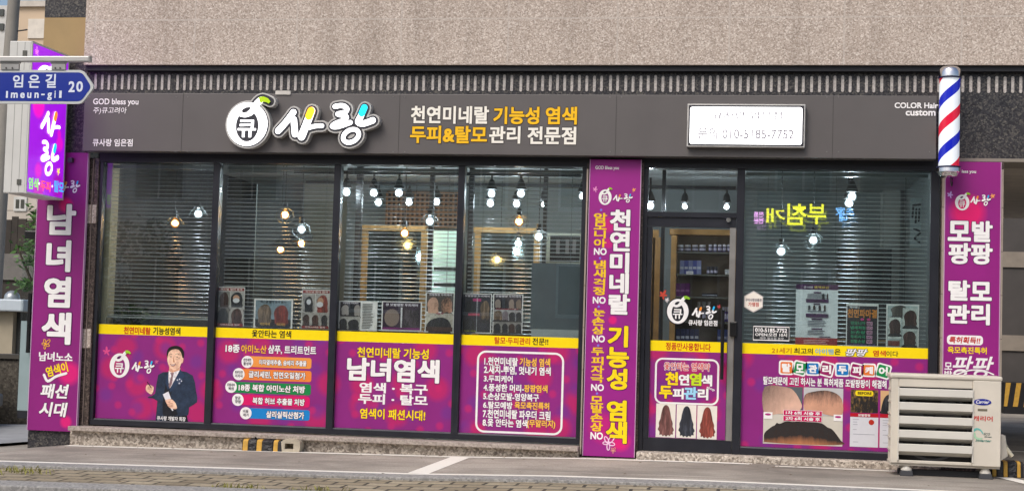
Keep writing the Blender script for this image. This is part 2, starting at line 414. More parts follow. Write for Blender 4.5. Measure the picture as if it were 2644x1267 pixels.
# ================================================================ ground
def mat_ground(name, c, spots, scale, bump, dark=.5):
    q = NT(name); p = q.geo(); a = lin(c)
    n1 = q.noise(p, .55, 7, .62); n2 = q.noise(p, scale, 3, .7); n3 = q.noise(p, 4.0, 5, .6)
    mp = q.n('Mapping'); mp.inputs['Scale'].default_value = (.35, 3.0, 1); q.l(p, mp.inputs[0]); n4 = q.noise(mp.outputs[0], 1.3, 6, .65)
    cc = q.mix(q.ramp(n2, [(.35, 0.0), (.65, 1.0)]), tuple(x * .78 for x in a), tuple(x * 1.18 for x in a))
    cc = q.mix(q.ramp(n1, [(.42, 0.0), (.62, spots)]), cc, tuple(x * dark for x in a))
    cc = q.mix(q.ramp(n4, [(.5, 0.0), (.7, spots * .9)]), cc, tuple(x * dark * .9 for x in a))
    cc = q.mix(q.ramp(n3, [(.55, 0.0), (.75, .25)]), cc, tuple(min(1, x * 1.5) for x in a))
    q.col(cc); q.set(Roughness=.9); q.bump(n2, bump, .006); _M[name] = q.m; return q.m
def mat_brick(name):
    q = NT(name); p = q.geo(); mp = q.n('Mapping'); dn = q.noise(p, 2.5, 2, .5, 1); ad = q.n('VectorMath', operation='ADD'); sc_ = q.n('VectorMath', operation='SCALE'); sc_.inputs['Scale'].default_value = .07; q.l(dn, sc_.inputs[0]); q.l(p, ad.inputs[0]); q.l(sc_.outputs[0], ad.inputs[1]); q.l(ad.outputs[0], mp.inputs[0])
    br = q.n('TexBrick'); br.inputs['Scale'].default_value = 1; br.inputs['Brick Width'].default_value = .25; br.inputs['Row Height'].default_value = .2
    br.inputs['Mortar Size'].default_value = .014; br.inputs['Color1'].default_value = (*lin('#92866f'), 1); br.inputs['Color2'].default_value = (*lin('#b0a48c'), 1)
    br.inputs['Mortar'].default_value = (*lin('#37312a'), 1); q.l(mp.outputs[0], br.inputs[0])
    g = q.ramp(q.noise(p, 1.6, 6, .65), [(.4, 0.0), (.7, .55)]); g2 = q.ramp(q.noise(p, 40, 3), [(.3, .75), (.7, 1.15)])
    c = q.mix(g, br.outputs[0], lin('#6e6450')); c = q.mix(1.0, c, g2, 'MULTIPLY')
    q.col(c); q.set(Roughness=.92); q.bump(br.outputs['Fac'], -.5, .006); _M[name] = q.m; return q.m
def strip(name, x0, x1, y0, y1, z, m, kind='structure'):
    xs = sorted({x0, x1, *[a for a, _ in GZ if x0 < a < x1]}); mb = MB()
    for a, b in zip(xs, xs[1:]): mb.add([(a, y0, gz(a) + z), (b, y0, gz(b) + z), (b, y1, gz(b) + z), (a, y1, gz(a) + z)], [(0, 1, 2, 3)])
    return fin(name, mb, m, kind=kind, loc=(0, 0, 0), rec=False)
ASPHALT = mat_ground('worn_concrete', '#aca499', .8, 60, .3, .42)
ROADM = mat_ground('asphalt', '#66645f', .35, 90, .4)
KERB = granite('kerb_stone', [(.2, lin('#7d7c7a')), (.5, lin('#93928f')), (.8, lin('#aaa8a4'))], 60, .8, .15)
q = NT('worn_white_paint'); p_ = q.geo(); q.col(q.mix(q.ramp(q.noise(p_, 9, 8, .75), [(.56, 0.0), (.74, .8)]), lin('#eeeae0'), lin('#948c80'))); q.set(Roughness=.8); PAINT = q.m
strip('ground', -60, 60, -3.75, 70, -.03, ASPHALT)
strip('road', -60, 60, -60, -3.75, -.14, ROADM)
lot = strip('parking_lot', -7.6, 14, -2.06, 12.2, 0, ASPHALT)
strip('pavement', -40, 30, -3.42, -2.36, -.012, mat_brick('paving_bricks'))
fin('kerb', MB().gbox(-40, 30, -2.36, -2.10, -.1, .012), KERB, kind='structure', bev=.008, loc=(0, 0, 0))
fin('kerb', MB().gbox(-40, 30, -3.75, -3.42, -.14, .004), KERB, kind='structure', bev=.01, loc=(0, 0, 0))
strip('painted_line', -40, 14, -2.10, -1.93, .004, PAINT)
strip('painted_line', -6.5, -.05, -.32, -.20, .004, PAINT)
a_, b_ = ground(1195, 1178), ground(1075, 1224)
def slanted(name, P0, P1, w0):
    mb = MB(); n = 8
    for i in range(n):
        for t in (i / n, (i + 1) / n): pass
        A, B = P0.lerp(P1, i / n), P0.lerp(P1, (i + 1) / n)
        mb.add([(A.x - w0, A.y, gz(A.x) + .005), (A.x + w0, A.y, gz(A.x) + .005), (B.x + w0, B.y, gz(B.x) + .005), (B.x - w0, B.y, gz(B.x) + .005)], [(0, 1, 2, 3)])
    return fin(name, mb, PAINT, kind='structure', rec=False)
slanted('painted_line', V((a_.x, -.32, 0)), V((b_.x, -1.93, 0)), .085)
strip('painted_line', .15, 1.2, -.42, -.34, .004, PAINT)
slanted('painted_line', V((2.05, -.55, 0)), V((2.42, -1.93, 0)), .07)
slanted('painted_line', V((2.4, 5.0, 0)), V((9, 5.0, 0)), .05) if False else strip('painted_line', 2.2, 14, 2.6, 2.75, .004, PAINT)
# grit, cigarette ends and dry leaves along the kerb and the wall foot
mb = MB(); rl = random.Random(31)
for _ in range(190):
    y = rl.choice((rl.gauss(-.42, .10), rl.gauss(-2.15, .05), rl.uniform(-3.3, -.3), rl.gauss(-.22, .02))); x = rl.uniform(-6.8, 2.4); r_ = rl.uniform(.003, .012); a = rl.uniform(0, 3.1)
    mb.add([(x + math.cos(a + k * 1.57) * r_ * (1.8 if k % 2 else .7), y + math.sin(a + k * 1.57) * r_ * (1.8 if k % 2 else .7), gz(x) + .0065) for k in range(4)] + [(x, y, gz(x) + .006 + r_ * .5)], [(0, 1, 4), (1, 2, 4), (2, 3, 4), (3, 0, 4)])
fin('litter', mb, mat('dry_litter', '#6a5a44', .9, var=.7, scale=40), kind='stuff', label='bits of grit and dry leaf scattered on the parking lot and pavement', rec=False)
# weeds at the joints of the pavement
mb = MB()
for _ in range(230):
    c = random.choice([(-5.75, -2.75, .30, .2), (-5.8, -2.6, .22, .12), (-3.72, -3.36, .22, .04), (-3.7, -3.36, .16, .03), (-3.1, -3.38, .25, .03)])
    x, y = c[0] + random.gauss(0, c[2] * .5), c[1] + random.gauss(0, c[3] * .5)
    h = random.uniform(.015, .055); a = random.uniform(0, 6.28); l = random.uniform(.2, .9) * h; wd = random.uniform(.003, .006)
    z = gz(x) - .012; dx, dy = math.cos(a), math.sin(a)
    mb.add([(x - dy * wd, y + dx * wd, z), (x + dy * wd, y - dx * wd, z), (x + dx * l * .5 + dy * wd * .7, y + dy * l * .5 - dx * wd * .7, z + h * .7), (x + dx * l, y + dy * l, z + h)], [(0, 1, 2), (0, 2, 3)])
fin('weeds', mb, mat('weed_green', '#8c8a48', .8, var=.4, scale=30), kind='stuff', label='small dry weeds growing from the joints of the brick pavement', rec=False)

# ================================================================ the shop building
PINK = granite('pink_granite', [(.18, lin('#91857a')), (.38, lin('#b4a598')), (.6, lin('#c2b4a8')), (.82, lin('#e6ddd3'))], 92, .75, .22, seams=[(0, 1.02, -5.43), (2, 1.3, 4.08)], seam_col=(.56, .51, .46), streaks=.34, seam_w=.0075)
BLACKG = granite('black_granite', [(.2, lin('#1c1c20')), (.5, lin('#35353a')), (.72, lin('#55534f')), (.9, lin('#7d776e'))], 75, .4, .1)
BROWNG = granite('brown_granite', [(.2, lin('#2c2523')), (.5, lin('#4b403b')), (.8, lin('#776a62'))], 80, .35, .08)
GREYG = granite('rough_grey_granite', [(.15, lin('#6e655c')), (.45, lin('#a89d90')), (.8, lin('#e0d6c8'))], 55, .85, .5)
FRAME = mat('dark_window_frame', '#22242c', .35, var=.1)
SHADOWM = mat('soffit_shade_dark', '#1d1f25', .5)  # near-black colour stands for the shade under overhang and fascia
bld = thing('shop_building', 'granite-clad building whose ground floor holds the shop front with black window frames', 'building', (-2.3, 0, 0))
z_ub = 3.646
UW = MB().box(-6.552, 9.0, -.14, 1.0, z_ub, 6.5)
fin('upper_wall', UW, PINK, bld)
fin('soffit_shade_strip', MB().box(-6.55, 9.0, -.10, 1.0, z_ub - .05, z_ub - .001), SHADOWM, bld)
fin('upper_side_panel', MB().box(-7.02, -6.556, -.06, 1.0, at(180, 46, -.06).z + .003, 6.5), BLACKG, bld)
fin('ochre_panel', MB().box(-7.02, -6.556, -.062, 1.0, at(180, 145, -.06).z, at(180, 46, -.06).z), mat('ochre_render', '#a68d64', .8, var=.06, scale=3, grime=.25), bld)
fin('wall_corner', MB().box(-7.00, -6.556, -.04, 1.0, 2.85, at(180, 145, -.06).z - .004), BLACKG, bld)
# ribbed band
zr0, zr1 = 3.389, z_ub - .05
fin('ribbed_band', MB().box(-6.55, 9.0, -.03, .5, 2.83, zr1 - .001), BLACKG, bld)
mb = MB(); pl = Plane((0, -.03, 0)); x = -6.47; k = 0; rj = random.Random(8)
zb, zt = at(1300, 236, -.03).z, at(1300, 195, -.03).z
while x < 4.0:
    jx, jz = rj.gauss(0, .0016), rj.gauss(0, .003); mb.rrect(pl, (x - .0125 + jx, zb + jz, x + .0125 + jx, zt + jz + rj.gauss(0, .002)), .0122, .0, .007, n=4); k += 1
    x += .069 * (1.22 if k % 12 == 0 else 1.0)
fin('rib_pattern', mb, granite('pale_rib_stone', [(.2, lin('#a8a29e')), (.8, lin('#d2ccc6'))], 90, .8, .2), bld)
fin('header', MB().box(-6.40, 1.56, -.02, .18, 2.715, 2.83), SHADOWM, bld)
fin('lintel', MB().box(1.561, 9.0, -.035, .5, 2.80, 2.829), mat('beige_trim', '#8c8479', .6), bld)
# pillars
fin('pillar', MB().gbox(-7.005, -6.546, -.045, .9, -.02, 2.99), BLACKG, bld)
fin('pilaster', MB().gbox(-6.545, -6.402, -.02, .3, .16, 2.78), BROWNG, bld, bev=.006)
for y0, y1 in ((529, 577), (849, 898)):
    fin('pale_block', MB().box(-6.547, -6.41, -.027, .1, at(235, y1).z, at(235, y0).z), PINK, bld, bev=.004)
for xx in (-6.515, -6.46): fin('pilaster_moulding', MB().box(xx, xx + .008, -.032, 0, .16, 2.74), mat('pale_moulding', '#7d7067', .5), bld)
fin('pillar', MB().gbox(-1.612, -1.085, -.03, .3, -.02, 2.7), BROWNG, bld)
for xx, x2 in ((-1.608, -1.594), (-1.122, -1.104)):
    mb = MB(); z = .08; i = 0
    while z < 2.66: mb.box(xx, x2, -.075, -.03, z, min(2.69, z + .38)); z += .385
    fin('edge_moulding', mb, mat('stone_moulding', '#a39689', .6, grime=.3), bld)
fin('pillar', MB().gbox(1.565, 2.10, -.03, .9, -.02, 2.74), BROWNG, bld)
for xx, x2 in ((1.572, 1.59), (2.068, 2.092)):
    mb = MB(); z = .08
    while z < 2.66: mb.box(xx, x2, -.075, -.03, z, min(2.73, z + .38)); z += .385
    fin('edge_moulding', mb, mat('stone_moulding', '#a39689', .6, grime=.3), bld)
# plinth and sills
fin('plinth', MB().gbox(-6.545, -1.612, -.10, .3, -.05, .105 - .0), GREYG, bld) if False else fin('plinth', MB().add([(-6.545, -.10, -.1), (-1.613, -.10, -.1), (-1.613, .3, -.1), (-6.545, .3, -.1), (-6.545, -.10, .105), (-1.613, -.10, .105), (-1.613, .3, .105), (-6.545, .3, .105)], [(0, 1, 5, 4), (1, 2, 6, 5), (2, 3, 7, 6), (3, 0, 4, 7), (4, 5, 6, 7), (0, 3, 2, 1)]), GREYG, bld)
fin('sill', MB().box(-6.54, -1.614, -.17, .05, .108, .15), granite('pale_sill_stone', [(.2, lin('#8b8078')), (.8, lin('#b9aea4'))], 70, .6, .15), bld, bev=.006)
fin('door_step', MB().box(-1.084, 1.564, -.16, .3, -.05, .128), GREYG, bld, bev=.008)
fin('interior_floor', MB().box(-6.5, 1.9, .1, 5.0, -.05, .13), mat('floor_tiles', '#6d665c', .35), bld)
# windows
GL, GLD = glass(), glass('door_glass', (.95, .965, .965), 1.45)
WINS = [(-6.367, -5.239), (-5.173, -4.034), (-3.968, -2.829), (-2.765, -1.655)]
def window(x0, x1, z0, z1, inner=False, fl=.033, fr=.033, fb=.05):
    wn = fin('window', MB().box(x0 - fl, x1 + fr, .0, .09, z0 - fb, z0 - .001), FRAME, bld)
    fr_ = MB(); fr_.box(x0 - fl, x0, 0, .09, z0, z1); fr_.box(x1, x1 + fr, 0, .09, z0, z1)
    fin('frame', fr_, FRAME, wn)
    fin('bead', MB().box(x0, x1, .012, .03, z0, z0 + .010), mat('pale_bead', '#6a6a70', .4), wn)
    fin('pane', MB().box(x0 + .001, x1 - .001, .045, .051, z0, z1), GL, wn)
    if inner:
        o = fin('inner_pane', MB().box(x0 + .004, x1 - .004, .062, .066, z0, z1), glass('inner_glass', (.95, .975, .975), 1.42), wn)
        c = V(((x0 + x1) / 2, .064, (z0 + z1) / 2)) - bld.location
        R = Matrix.Rotation(-.0032, 4, 'X') @ Matrix.Rotation(-.0015, 4, 'Z')
        o.matrix_local = Matrix.Translation(c) @ R @ Matrix.Translation(-c)
    return wn
for x0, x1 in WINS: window(x0, x1, .212, 2.714)
fin('mullion_edge', MB().box(-1.654 + .035, -1.613, .0, .09, .15, 2.714), FRAME, bld)
window(-.165, 1.48, .19, 2.714, inner=True, fl=.0, fr=.075, fb=.06)
# door with its transom
door = fin('door', MB().box(-1.043, -.238, .015, .075, .132, .245), FRAME, bld)
fin('stile', MB().box(-1.043, -.998, .015, .075, .247, 2.175), FRAME, door)
fin('stile', MB().box(-.292, -.238, .010, .075, .247, 2.175), mat('brushed_aluminium', '#a9a6a2', .35, .7), door)
fin('top_rail', MB().box(-1.043, -.238, .015, .075, 2.177, 2.262), FRAME, door)
fin('pane', MB().box(-.997, -.293, .042, .048, .246, 2.176), GLD, door)
ph = Plane((0, -.05, 0))
hx0, hz0, hx1, hz1 = ph.box((1861, 800, 1869, 979))
hd = fin('handle', MB().tube([(hx0 + .014, -.05, hz0), (hx0 + .014, -.05, hz1)], .016, 10), mat('black_handle', '#18181a', .3), door, sm=True)
fin('handle_mount', MB().tube([(hx0 + .014, -.05, hz0 + .15), (hx0 + .014, .045, hz0 + .15)], .010, 8).tube([(hx0 + .014, -.05, hz1 - .12), (hx0 + .014, .045, hz1 - .12)], .010, 8), mat('steel', '#b4b4b6', .25, .9), hd)
lx0, lz0, lx1, lz1 = ph.box((1884, 829, 1902, 868))
lk = fin('lock', MB().box(lx0, lx1, -.03, .012, lz0, lz1), mat('black_plastic', '#141416', .3), door, bev=.006)
fin('lock_cover', MB().box(lx0 + .004, lx1 - .004, -.036, -.031, lz1 - .014, lz1 - .004), mat('steel', '#b4b4b6', .25, .9), lk)
fr_ = MB(); fr_.box(-1.103, -1.046, 0, .09, .13, 2.714); fr_.box(-.235, -.166, 0, .09, .13, 2.714); fr_.box(-1.045, -.236, 0, .09, 2.266, 2.312)
fin('door_frame', fr_, FRAME, bld)
fin('transom_pane', MB().box(-1.044, -.237, .042, .048, 2.313, 2.714), GLD, bld)
fin('door_closer_cap', MB().lathe((0, 0, 0), [(.022, 0), (.022, .012)], 16), mat('steel', '#b4b4b6', .25, .9), bld) if False else None
c = at(1881, 568, 0); fin('round_button', MB().ellipse(Plane((0, 0, 0)), (c.x, c.z), .021, .021, .001, .014, n=20), mat('steel', '#b4b4b6', .25, .9), bld)
c = at(2384, 0, 0)
# interior shell
WALLM = mat('teal_grey_wall', '#858e8f', .75, var=.06, scale=2)
DARKW = mat('dark_wood_wall', '#2a2725', .6, var=.25, scale=5)
fin('interior_wall', MB().box(-6.5, 1.9, 5.0, 5.15, .13, 2.98), WALLM, bld)
fin('interior_wall', MB().box(-6.62, -6.51, .3, 5.0, -.05, 2.98), DARKW, bld)
fin('interior_wall', MB().box(1.70, 1.85, .1, 5.0, .13, 2.98), WALLM, bld)
fin('interior_ceiling', MB().box(-6.6, 1.9, .18, 5.0, 2.98, 3.1), mat('ceiling_paint', '#a7adad', .8), bld)
fin('interior_jamb', MB().box(-6.40, -6.33, .13, .3, .14, 2.75), mat('cream_jamb', '#b3aa8c', .7), bld)
for px0, px1, yy in ((916, 931, 2.2), (1106, 1117, 2.2), (1207, 1220, 2.2), (1401, 1410, 2.2), (1707, 1716, 2.2)):
    x0, x1 = at(px0, 600, yy).x, at(px1, 600, yy).x
    fin('steel_post', MB().box(x0, x1, yy, yy + .06, .13, 2.97), mat('black_steel', '#17181a', .4), bld)
x0, x1 = at(800, 600, 4.9).x, at(850, 600, 4.9).x
fin('interior_column', MB().box(x0, x1 + .2, 4.6, 4.99, .13, 2.97), mat('beige_column', '#8d8c80', .7), bld)
x0, x1 = at(2300, 600, 4.9).x, at(2340, 600, 4.9).x
fin('interior_column', MB().box(x0 - .12, x1 - .1, 4.6, 4.99, .13, 2.97), mat('pale_column', '#a2a6a0', .7), bld)
# open parking bay under the building, right of the shop
DARKC = mat('dark_bay_wall', '#4a4643', .7, var=.15, scale=3)
fin('bay_wall', MB().box(1.0, 14, 12.0, 12.3, -.2, 6.0), DARKC, bld)
for y0, y1 in ((650, 690), (865, 905)):
    fin('wall_band', MB().box(2.0, 14, 11.97, 11.999, at(2620, y1, 12).z, at(2620, y0, 12).z), mat('beige_band', '#8d8376', .7), bld)
fin('bay_ceiling', MB().box(2.102, 14, .51, 7.0, 2.845, 3.4), mat('bay_ceiling_paint', '#c4bbae', .8), bld)
c0, c1 = at(2600, 436, .6), at(2640, 436, .6)
fin('bay_side_wall', MB().box(1.9, 2.10, .92, 7.0, -.1, 3.3), DARKC, bld)

# ================================================================ signs on the front
FY = -.19
pf = Plane((0, FY, 0))
SIGNM = mat('sign_grey_panel', '#5f5b5a', .45, var=.03, scale=3, grime=.12)
bx = pf.box((215, 240, 2418, 404)); zf1, zf0 = at(1300, 244, FY).z, at(1300, 400, FY).z
sgn = thing('shop_sign', 'long dark grey fascia sign with glowing white letters above the shop windows', 'sign', (bx[0], FY, zf0))
fin('sign_panel', MB().box(at(216, 300, FY).x, at(2418, 330, FY).x, FY, -.033, zf0, zf1), SIGNM, sgn, bev=.004)
CREAM, AMBER = ink('#f6f2e6'), ink('#fcc41c')
OUT = ink('#3a3030')
for s, b, m, bo in (('GOD bless you', (241, 255, 358, 275), WHITE, .03), ('주)큐고려아', (241, 277, 328, 296), WHITE, .015), ('큐사랑 임은점', (240, 359, 343, 378), WHITE, .035),
        ('천연미네랄', (1062, 275, 1262, 319), CREAM, .045), ('기능성', (1275, 277, 1392, 320.5), AMBER, .045), ('염색', (1410, 277, 1489, 321), AMBER, .045),
        ('두피&탈모', (1060, 326, 1257, 369.5), AMBER, .045), ('관리', (1264, 327, 1343, 370), CREAM, .045), ('전문점', (1363, 328, 1487, 372), CREAM, .045),
        ('COLOR Hair', (2310, 265.6, 2422, 280), WHITE, .045), ('custom', (2338.6, 284.7, 2415, 299), WHITE, .045)):
    text(pf, s, b, m, sgn, .003, bo, under=(OUT, .03), shear=.12 if s[0] == '주' else 0)
# channel letters
LIT = emit('lit_letter_face', '#ffffff', 1.5)
STEEL = mat('pale_letter_return', '#c2c1bd', .4, .2)
INNER = mat('dark_letter_edge', '#2b2b33', .5)
f, sx, sy = lmap(pf, (596, 254, 705, 380), RING_SRC); sc = (sx + sy) / 2
ret = MB(); inn = MB(); D = .085
body = [f(*p) for p in ell((452, 745), 296, 318)]
ret.prism(pf, body, 0, D); inn.prism(pf, [f(*p) for p in ell((452, 745), 276, 298)], D, D + .002)
ret.stroke(pf, [f(*p) for p in [(520, 505), (575, 430), (640, 402), (735, 440)]], 150 * sc, 0, D + .0001); inn.stroke(pf, [f(*p) for p in [(520, 505), (575, 430), (640, 402), (732, 440)]], 112 * sc, D, D + .0023)
f2, sx2, sy2 = lmap(pf, (716, 273, 978, 376), BRUSH_SRC); sc2 = (sx2 + sy2) / 2; k = 0
for key in ('sa', 'rang'):
    for pts, wd in BRUSH[key]:
        cl = len(pts) > 20; q2 = [f2(*p) for p in (pts[::2] if cl else pts)]
        ret.stroke(pf, q2, (wd + 92) * sc2, 0, D + .0004 * k, closed=cl, sub=2 if cl else 3); inn.stroke(pf, q2, (wd + 50) * sc2, D, D + .004 + .0004 * k, closed=cl, sub=2 if cl else 3); k += 1
fin('letter_return', ret, STEEL, sgn); fin('letter_edge', inn, INNER, sgn)
emblem(pf, (596, 254, 705, 380), (716, 273, 978, 376), sgn, D + .012, LIT, LIT, tips=(emit('lit_amber', '#ffb020', 1.1), emit('lit_cyan', '#10d8ff', 1.1)), leaf='#c8f020', hole=INNER)
mbj = MB()
for px in (470, 1030, 1590, 2150): xj = at(px, 320, FY).x; mbj.box(xj, xj + .0035, FY - .0016, FY + .001, zf0 + .002, zf1 - .002)
fin('panel_joint', mbj, mat('joint_grey', '#3a3836', .6), sgn)
mbj = MB()
for px in (232, 455, 485, 1015, 1045, 1575, 1605, 2135, 2165, 2400):
    for py in (251, 392): qx = pf.uv(px, py); mbj.ellipse(pf, qx, .006, .006, .0005, .003, n=8)
fin('screw_head', mbj, mat('dull_screw', '#7c7a78', .4, .6), sgn)
fin('sticker_strip', MB().box(at(712, 240, FY).x, at(751, 240, FY).x, FY - .012, FY - .001, at(730, 245, FY).z, at(730, 235, FY).z), mat('pale_tape', '#c9c5bd', .6), sgn)

# light box on the fascia
pb = Plane((0, FY - .075, 0)); b = pb.box((1774, 269, 2079, 380)); b2 = pb.box((1781.5, 277, 2071, 373))
lb = thing('light_box_sign', 'white backlit panel with a phone number mounted on the grey fascia', 'sign', (b[0], FY, b[1]))
fin('housing', MB().box(b[0], b[2], FY - .075, FY - .0005, b[1], b[3]), mat('pale_letter_return', '#c2c1bd', .4, .2), lb, bev=.004)
fin('dark_rim', MB().plate(pb, (b[0] + .013, b[1] + .013, b[2] - .013, b[3] - .013), .001, .003), INNER, lb)
fin('lit_face', MB().rrect(pb, b2, .02, .0035, .006), LIT, lb)
GHOST = emit('faint_grey_letter', '#85808a', .05)
text(pb, '큐사랑 임은점', (1840, 288, 2019, 308), GHOST, lb, .0075, .012)
text(pb, '문의 010-5185-7752', (1802, 330, 2050, 361), GHOST, lb, .0075, .012)

# vertical banner signs on the pillars
def banner(label, bx, y, m, edge='#c9a4c4'):
    pl = Plane((0, y, 0)); u = pl.box(bx)
    t = thing('banner_sign', label, 'sign', (u[0], y, u[1]), 'purple vertical signs on the pillars')
    fin('panel', MB().box(u[0], u[2], y, y + .034, u[1], u[3]), m, t)
    e = MB().box(u[0] - .006, u[0], y - .004, y + .034, u[1], u[3]).box(u[2], u[2] + .006, y - .004, y + .034, u[1], u[3])
    fin('edge_trim', e, ink(edge), t)
    return pl, t
P = lambda px, py, y=-.08: at(px, py, y)
def blob(px, py, r, c='#dc1478', amt=1.0, y=-.08): p = P(px, py, y); return (p.x, p.z, r / 281, c, amt)
PURP = '#8c1878'
W1 = WHITE; U = (SHADE, .03)
# left
pl, t = banner('purple vertical sign on the left pillar with big white letters and a white check mark', (87, 394, 212, 1112), -.08,
    vinyl('left_banner_film', PURP, [blob(170, 529, 24), blob(178, 963, 38), blob(170, 1088, 20)]))
u = pl.uv(95, 750)
for s, b in (('남', (124, 529, 194, 604)), ('녀', (122, 622, 181, 699)), ('염', (116, 716, 180, 791)), ('색', (110, 808, 181, 886))): text(pl, s, b, W1, t, .002, .05, under=U)
emblem(pl, (112, 452, 150, 506), (150, 466, 208, 498), t, .002)
butterfly(pl, (118, 888), 30, ink('#f0b040'), t, .003, 10, outline=True)
text(pl, '남녀노소', (101, 909, 187, 932), W1, t, .002, .045)
text(pl, '염색이', (119, 940, 175, 966), YELLOW, t, .003, .04, rot=math.radians(17))
fin('check_mark', MB().stroke(pl, [pl.uv(*p) for p in ((114, 967), (124, 983), (145, 971), (171, 963))], .026, .003), W1, t, rec=False)
text(pl, '패션', (106, 991, 177, 1027), W1, t, .002, .045, shear=.15, under=U); text(pl, '시대', (102, 1038, 174, 1074), W1, t, .002, .045, shear=.15, under=U)
# middle
pl, t = banner('purple vertical sign on the middle pillar with a yellow and a white column of letters', (1515, 412, 1646, 1178), -.08,
    vinyl('middle_banner_film', '#9a1c86', [blob(1582, 826, 13), blob(1602, 1138, 30), blob(1560, 1105, 46, '#c81478', .8), blob(1571, 580, 24, '#d01078', .8), blob(1571, 628, 16, '#d01078', .8)]))
text(pl, 'GOD Bless you', (1537.5, 428.5, 1598, 440), W1, t, .002, .02)
emblem(pl, (1546, 484, 1581, 529), (1582, 500, 1634, 523), t); butterfly(pl, (1537, 490), 16, ink('#e890c8'), t, .002, 40); butterfly(pl, (1636, 491), 12, ink('#f0a060'), t, .002)
for s, b in (('천', (1576.5, 542.6, 1627, 594)), ('연', (1576.5, 598, 1625, 647)), ('미', (1576.5, 653, 1623, 703)), ('네', (1575, 706, 1622, 756.6)), ('랄', (1573, 760.5, 1625, 810))): text(pl, s, b, W1, t, .002, .05, under=U)
for s, b in (('기', (1571, 842, 1620, 894)), ('능', (1568, 897, 1622.5, 947.5)), ('성', (1568, 952, 1618, 1004)), ('염', (1568, 1034, 1616, 1085)), ('색', (1566, 1088.5, 1617, 1142))): text(pl, s, b, YELLOW, t, .002, .05, under=U)
LCOL = [('암', 1534, 550, 1567, 571), ('모', 1534, 573, 1566, 592), ('니', 1535, 594.5, 1563.5, 614.6), ('아', 1534, 616.5, 1565, 638), ('NO', 1534, 640.5, 1566, 657.7), ('냄', 1534, 672, 1563.5, 693), ('새', 1533, 695, 1563.5, 716), ('걱', 1533, 719, 1562, 739), ('정', 1532, 740, 1561, 761), ('NO', 1531, 766, 1563.5, 783), ('눈', 1532, 796, 1562, 815), ('손', 1529, 818, 1560, 839.5), ('상', 1529, 842, 1560, 862), ('NO', 1529, 865.5, 1561.6, 882.7), ('두', 1527.5, 897, 1559, 916.7), ('피', 1527.5, 920, 1557.7, 941), ('자', 1526.6, 942.6, 1559, 963.7), ('극', 1526, 966, 1557.7, 986.4), ('NO', 1526.6, 991, 1559, 1008), ('모', 1525, 1022, 1556.7, 1042.5), ('발', 1526.6, 1044.7, 1556.7, 1065), ('손', 1525, 1067, 1555.8, 1088), ('상', 1525, 1090, 1555.8, 1112), ('NO', 1525, 1115, 1556.7, 1133)]
for s, *b in LCOL: text(pl, s, b, W1 if s == 'NO' else ink('#f4c828'), t, .002, .045)
mb = MB()
for c in ((1552, 542), (1549.5, 666), (1546, 791), (1544.7, 891), (1541.5, 1015)): mb.ellipse(pl, pl.uv(*c), .011, .011, .002)
fin('bullet_dots', mb, ink('#8a78e0'), t, rec=False)
butterfly(pl, (1571, 1143), 40, ink('#f0c8e4'), t, .003, 20, outline=True); butterfly(pl, (1583, 1162), 16, ink('#f0a890'), t, .003, 20, outline=True)
# right
pl, t = banner('purple vertical sign on the right pillar with paired white letters, behind the barber pole', (2437, 418, 2580, 1180), -.08,
    vinyl('right_banner_film', '#92187c', [blob(2499, 548, 50, '#e0106c', 1.0)]))
text(pl, 'GOD Bless you', (2447, 438.5, 2520, 449), W1, t, .002, .03)
emblem(pl, (2466, 497, 2505, 543), (2505, 503, 2558, 531), t); butterfly(pl, (2453, 504), 18, ink('#c8a0e0'), t, .002, 40); butterfly(pl, (2562, 507), 14, ink('#f0a060'), t, .002)
for s, b in (('모', (2449, 572, 2505, 620)), ('발', (2511, 572, 2561, 623)), ('팡', (2450.5, 628.6, 2505, 680)), ('팡', (2508, 629.5, 2561, 681)), ('탈', (2450.5, 724.7, 2503, 774)), ('모', (2507, 729, 2559, 774)), ('관', (2447.5, 786.7, 2502, 833)), ('리', (2509.5, 785.4, 2554, 837))): text(pl, s, b, W1, t, .002, .05, under=U)
fin('pill_plate', MB().rrect(pl, pl.box((2445, 865, 2538, 889.6)), .03, .002), W1, t, rec=False)
text(pl, '특허획득!!', (2451, 869, 2531, 886), RED, t, .004, .03, shear=.15); text(pl, '육모촉진특허', (2447, 895, 2547.5, 912.4), YELLOW, t, .002, .035)
text(pl, '모', (2438.8, 935, 2458, 953), W1, t, .002, .04); text(pl, '발', (2438.8, 956, 2458, 976), W1, t, .002, .04)
text(pl, '팡팡', (2460, 919, 2566, 974), W1, t, .002, .02, shear=.3)
fin('brush_arc', MB().stroke(pl, [pl.uv(*p) for p in ((2464, 968), (2500, 956), (2535, 955), (2565, 966))], .012, .004), W1, t, rec=False)

# ================================================================ printed film on the windows
pv = Plane((0, .043, 0))
CELL = [(2.6, '#c01a62', .20, .36, .8, 3.1), (3.4, '#6e2c8e', .12, .30, .6, 8.7), (4.6, '#c81c68', .10, .22, .6, 1.3)]
FILM = vinyl('purple_window_film', '#8c1f7c', cell=CELL)
BAND = ink('#ffdf06')
def decal(label, x0, x1, z0, band_px):
    zb0, zb1 = band_px
    t = thing('window_decal', label, 'window decal', (x0, .043, z0), 'purple printed films on the shop glass')
    fin('film', MB().plate(pv, (x0, z0, x1, zb0), .0, .0015), FILM, t)
    fin('band', MB().plate(pv, (x0, zb0 + .0005, x1, zb1), .0, .0017), BAND, t)
    return t
TT = lambda s, b, m, bo=.035, o=.003, **k: text(pv, s, b, m, t, o, bo, **k)
zb = (1.039, 1.134)
t = decal('purple film on the first window pane with a printed man in a dark suit', -6.362, -5.243, .224, zb)
TT('천연미네랄', (320, 844, 389, 862), RED); TT('기능성염색', (396, 844.6, 466, 863.5), BLACK)
